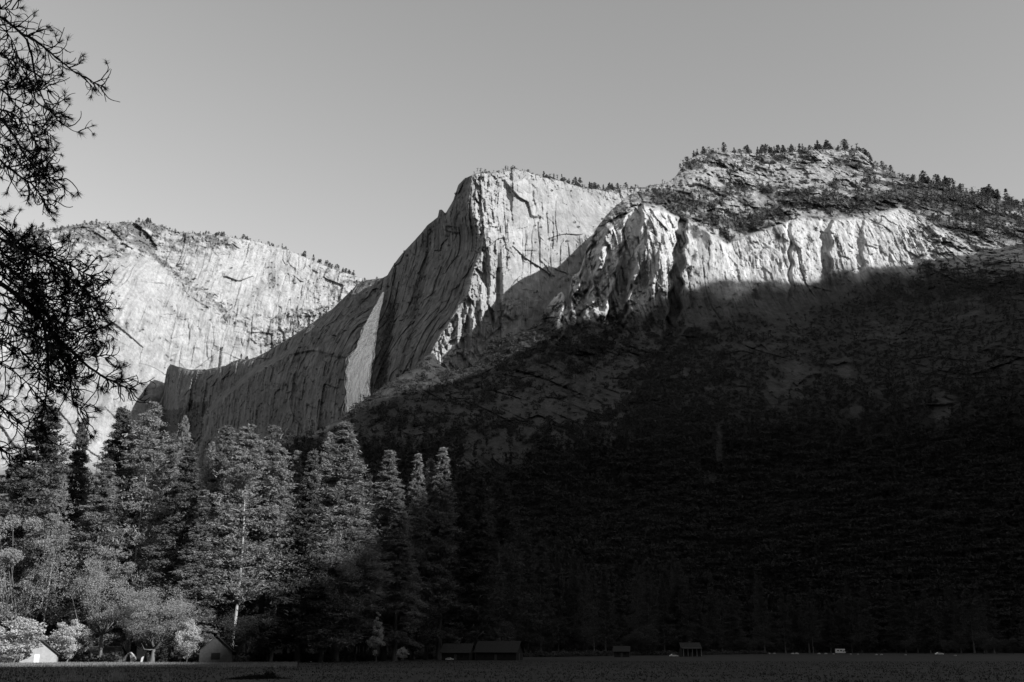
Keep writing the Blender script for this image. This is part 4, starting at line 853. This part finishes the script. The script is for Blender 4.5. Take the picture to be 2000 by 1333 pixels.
# ------------------------------------------------------------------ meadow grass
def grass():
    r = np.random.default_rng(8); n = 42000
    Y = r.uniform(112, 330, n); X = r.uniform(-.56, .56, n)*Y
    cl = fbm(np.stack([X, Y, X*0], -1), 9, 9, 1, 3, 88); keep = r.random(n) < .45+cl; X, Y = X[keep], Y[keep]; n = len(X)
    h = r.uniform(.12, .34, n)*(1+.5*cl[keep]); a = r.uniform(0, pi, n); w = r.uniform(.06, .2, n)
    o = np.stack([X, Y, X*0-.02], -1); d = np.stack([np.cos(a), np.sin(a), a*0], -1)*w[:, None]; tip = np.stack([r.normal(size=n)*.1, r.normal(size=n)*.1, h], -1)
    V = np.stack([o-d, o+d, o+tip], 1).reshape(-1, 3)
    tag(link('meadow_grass', make_mesh('meadow_grass', V, np.arange(len(V)).reshape(-1, 3), [foliage('grass_blades', .055, .5, .3, .1)])), 'short dark grass covering the meadow', 'grass', kind='stuff')
    n = 26000; px = r.uniform(-60, 600, n); Y = np.where(r.random(n) < .8, r.uniform(234, 292, n), r.uniform(226, 300, n)); X = (px-1000)/1944*Y*1.0
    h = r.uniform(.25, .6, n); a = r.uniform(0, pi, n); w = r.uniform(.08, .2, n); o = np.stack([X, Y, X*0-.02], -1); d = np.stack([np.cos(a), np.sin(a), a*0], -1)*w[:, None]; tip = np.stack([r.normal(size=n)*.12, r.normal(size=n)*.12, h], -1)
    V = np.stack([o-d, o+d, o+tip+d*.3], 1).reshape(-1, 3)
    tag(link('dry_grass', make_mesh('dry_grass', V, np.arange(len(V)).reshape(-1, 3), [foliage('dry_grass', .22, .4, .3, .1)])), 'strip of taller pale grass catching the sun before the grove', 'grass', kind='stuff')
    # tall pale reeds at the near left
    Vs = []; 
    for cx, k, hh in ((118, 6, .8), (125, 10, 1.1), (140, 26, 1.5), (152, 12, 1.0), (190, 6, .7), (202, 5, .9), (222, 40, 1.7), (228, 20, 1.4), (236, 14, 1.2), (242, 14, 1.0), (256, 5, .6), (325, 14, 1.3), (332, 6, .9), (40, 10, .5), (90, 8, .5)):
        Yc = float(ground_Y(cx, 1331)); Xc = float(ray(cx, 1331)[0]*Yc)
        for i in range(k*2):
            x, y = Xc+r.normal()*.28, Yc+r.normal()*.5; h_ = hh*r.uniform(.5, 1.1); lx, ly = r.normal()*.16*h_, r.normal()*.16*h_; w_ = .02
            a_ = r.uniform(0, pi); dx, dy = cos(a_)*w_, sin(a_)*w_
            for p, q, s0, s1 in ((0, .5, 1, .8), (.5, 1, .8, .1)):
                A0 = np.array([x+lx*p*p, y+ly*p*p, h_*p]); A1 = np.array([x+lx*q*q, y+ly*q*q, h_*q]); dd = np.array([dx, dy, 0])
                Vs += [A0-dd*s0, A0+dd*s0, A1+dd*s1, A1-dd*s1]
    Vs = np.array(Vs)
    tag(link('reeds', make_mesh('reeds', Vs, np.arange(len(Vs)).reshape(-1, 4), [foliage('pale_reed', .28, .3, .3)])), 'tall pale reeds at the near edge of the meadow', 'reeds', kind='stuff')
    # low dark brush pile near the bottom edge
    c = []
    for cx, cy, k, hh, ww in ((505, 1326, 5000, .55, 3.2), (530, 1325, 1800, .9, .5), (522, 1325, 1400, .8, .35), (470, 1327, 1500, .3, 1.6)):
        Yc = float(ground_Y(cx, cy)); Xc = float(ray(cx, cy)[0]*Yc); q = r.normal(size=(k, 3))*np.array([ww*.5, .5, .0]); q[:, 2] = np.abs(r.normal(size=k))*hh*.45*np.exp(-(q[:, 0]/ww)**2); c.append(q+np.array([Xc, Yc, 0]))
    V, F = leaf_tris(np.concatenate(c), .1, r, 1.0)
    t = thing('brush_pile', 'low black brush pile at the near edge of the meadow', 'brush', (0, 0, 0))
    link('twigs', make_mesh('twigs', V, F, [foliage('dead_brush', .02)]), t)
grass()

# ------------------------------------------------------------------ overhanging pine, left foreground
def near_pine():
    r = np.random.default_rng(77); D = 12.0
    NB = foliage('near_needles', .02, .2, .1); BB = grey('near_bark', .03, .9, .3, 20, .004)
    trunk = np.array([-9.6, 12.4]); t = thing('foreground_pine', 'overhanging pine whose black boughs and needle tufts hang in at the left edge', 'tree', (trunk[0], trunk[1], 0))
    tr = MB(); tr.tube([(0, 0, -.1), (.05, 0, 4), (-.05, .05, 9), (.0, 0, 15), (0, 0, 20)], [.5, .42, .36, .26, .1], 14); tr.build('trunk', BB, t)
    base = np.array([trunk[0], trunk[1], 0])
    boughs = [
     ([(-60, 0), (12, 40), (45, 68), (80, 86), (115, 118), (150, 143), (180, 160), (205, 172)], 3.6, 1.0), ([(52, 76), (62, 110), (68, 145), (78, 180), (95, 215), (118, 240), (145, 258), (160, 262)], 2.4, .8),
     ([(-60, 140), (12, 160), (45, 172), (80, 178), (100, 180)], 1.8, .9), ([(-60, 130), (10, 180), (30, 205), (60, 235), (90, 258), (105, 268)], 2.2, 1.0), ([(-60, 170), (10, 242), (30, 268), (45, 300), (70, 330), (100, 350), (125, 352)], 3.4, 1.2),
     ([(-60, 250), (8, 322), (40, 345), (65, 360), (85, 390), (112, 407)], 3.0, 1.2), ([(-60, 20), (12, 60), (30, 90), (40, 130), (60, 160)], 1.6, 1.0), ([(-60, 40), (10, 14), (25, 20), (45, 16)], 1.4, 1.0),
     ([(-60, 400), (12, 455), (40, 480), (75, 500), (120, 530), (160, 560), (200, 600)], 4.2, 1.9), ([(-60, 440), (12, 470), (45, 490), (90, 498), (140, 520), (195, 552)], 2.8, 1.9),
     ([(-60, 520), (12, 560), (50, 592), (85, 628), (120, 668), (170, 715), (215, 745), (262, 762)], 5.0, 1.7), ([(85, 628), (92, 680), (95, 730), (88, 790), (82, 840)], 2.6, 1.2), ([(100, 650), (130, 690), (138, 740), (140, 785), (170, 808), (195, 803)], 2.2, 1.0),
     ([(-60, 600), (12, 630), (60, 650), (110, 680), (160, 690), (215, 700)], 2.0, 1.2), ([(-60, 690), (12, 716), (40, 735), (70, 768), (85, 790)], 2.0, .9), ([(-60, 760), (12, 800), (40, 830), (75, 850), (95, 848)], 2.0, 1.2), ([(-60, 840), (10, 880), (35, 905), (60, 890)], 1.8, 1.0),
     ([(-60, 540), (12, 580), (70, 600), (130, 640), (200, 670)], 2.4, 1.6), ([(-60, 470), (14, 520), (60, 560), (100, 585), (150, 590), (205, 610)], 3.0, 1.8), ([(-60, 400), (5, 418), (22, 412)], 1.2, .6), ([(-60, 440), (14, 500), (50, 540), (95, 560), (150, 575)], 2.4, 1.8), ([(-60, 500), (14, 545), (55, 575), (90, 600), (125, 610), (180, 640)], 2.6, 1.8), ([(-60, 560), (14, 600), (50, 640), (90, 665), (120, 700), (150, 740)], 2.2, 1.5), ([(-60, 640), (12, 670), (50, 690), (85, 740), (120, 760)], 2.0, 1.4), ([(-60, 200), (12, 215), (50, 240), (80, 300), (105, 330)], 2.2, 1.5), ([(-60, 260), (10, 285), (40, 320), (60, 335), (100, 375)], 2.4, 1.5), ([(-60, 80), (12, 110), (35, 140), (70, 200), (100, 215)], 2.0, 1.3)]
    def curve(pts, n):
        pts = np.array(pts, float); s = np.r_[0, np.cumsum(np.linalg.norm(np.diff(pts, axis=0), axis=1))]; q = np.linspace(0, s[-1], n)
        o = np.stack([np.interp(q, s, pts[:, k]) for k in range(pts.shape[1])], -1)
        for _ in range(2): o[1:-1] = (o[:-2]+2*o[1:-1]+o[2:])/4
        return o, s[-1]
    for bi, (pts, rad, dens) in enumerate(boughs):
        n = max(10, len(pts)*5); c, Lp = curve(pts, n); dep = D+r.uniform(-1, 1)+np.linspace(0, r.uniform(-.5, .5), n)
        wob = fbm(np.stack([np.arange(n)*1.0, np.full(n, bi*5.0), np.zeros(n)], -1), 4, 1, 1, 3, 7)*9*np.minimum(1, np.arange(n)/6.0); c[:, 1] += wob; c[:, 0] += wob*.5
        P = at(c[:, 0], c[:, 1], dep)-base
        if pts[0][0] < -50: P = np.concatenate([[[0, 0, P[0, 2]+.1]], P])
        k_ = D/FPX/1.0
        R = np.linspace(rad, rad*.25, len(P))*k_*.5*2.3
        tubes = [tube_arrays(P, R, 7)]; tufts = []
        cum = 0; nt = int(Lp/8.5*dens)
        for i in range(nt):
            s = r.uniform(.22, 1.0)*(n-1); i0 = int(min(s, n-2)); o2 = c[i0]
            tv = c[min(i0+1, n-1)]-c[max(i0-1, 0)]; ang = math.atan2(tv[1], tv[0])+r.choice([-1, 1])*r.uniform(.3, 1.15)
            if r.random() < .25: ang = r.uniform(-.2, 1.6)
            ln = r.uniform(24, 84)*(1.15-.45*s/n); m = 9; w = [o2.copy()]; a = ang; curl = r.normal()*.16-.05
            for k in range(m):
                a += curl+r.normal()*.2; w.append(w[-1]+np.array([cos(a), sin(a)])*ln/m)
            w = np.array(w); dd = dep[i0]+np.linspace(0, r.normal()*.35, m+1); Q = at(w[:, 0], w[:, 1], dd)-base
            tubes.append(tube_arrays(Q, np.linspace(2.6, 1.3, m+1)*k_*.5*1.1, 5))
            if r.random() < .55: tufts.append((Q[-1], Q[-1]-Q[-3]))
            if r.random() < .1: tufts.append((Q[5], Q[6]-Q[4]))
            for _ in range(r.integers(0, 3)):
                k0 = r.integers(3, m-1); a2 = a+r.choice([-1, 1])*r.uniform(.5, 1.2); w2 = [w[k0]]; c2 = r.normal()*.25
                for k in range(6): a2 += c2+r.normal()*.2; w2.append(w2[-1]+np.array([cos(a2), sin(a2)])*r.uniform(2.2, 5))
                w2 = np.array(w2); Q2 = at(w2[:, 0], w2[:, 1], dd[k0]+np.linspace(0, r.normal()*.2, 7))-base
                tubes.append(tube_arrays(Q2, np.linspace(2.0, 1.1, 7)*k_*.5, 4))
                if r.random() < .3: tufts.append((Q2[-1], Q2[-1]-Q2[-3]))
        tufts.append((P[-1], P[-1]-P[-3]))
        bo = link('bough', make_mesh('bough', *join(tubes), [BB], smooth=True), t)
        V = []
        for q, d in tufts:
            k = r.integers(30, 64); d = d/(np.linalg.norm(d)+1e-9)
            v = r.normal(size=(k, 3)); v /= np.linalg.norm(v, axis=1)[:, None]; v = v*.85+d*.95; v /= np.linalg.norm(v, axis=1)[:, None]
            l = r.uniform(.06, .125, (k, 1))*r.uniform(.75, 1.15); o3 = q-d*r.uniform(0, .07, (k, 1)); sd = np.cross(v, r.normal(size=(k, 3))); sd /= np.linalg.norm(sd, axis=1)[:, None]; sd *= .003
            V.append(np.stack([o3-sd, o3+sd, o3+v*l+sd*.4+np.array([0, 0, -.01])], 1).reshape(-1, 3))
        V = np.concatenate(V); link('needles', make_mesh('needles', V, np.arange(len(V)).reshape(-1, 3), [NB]), bo)
near_pine()
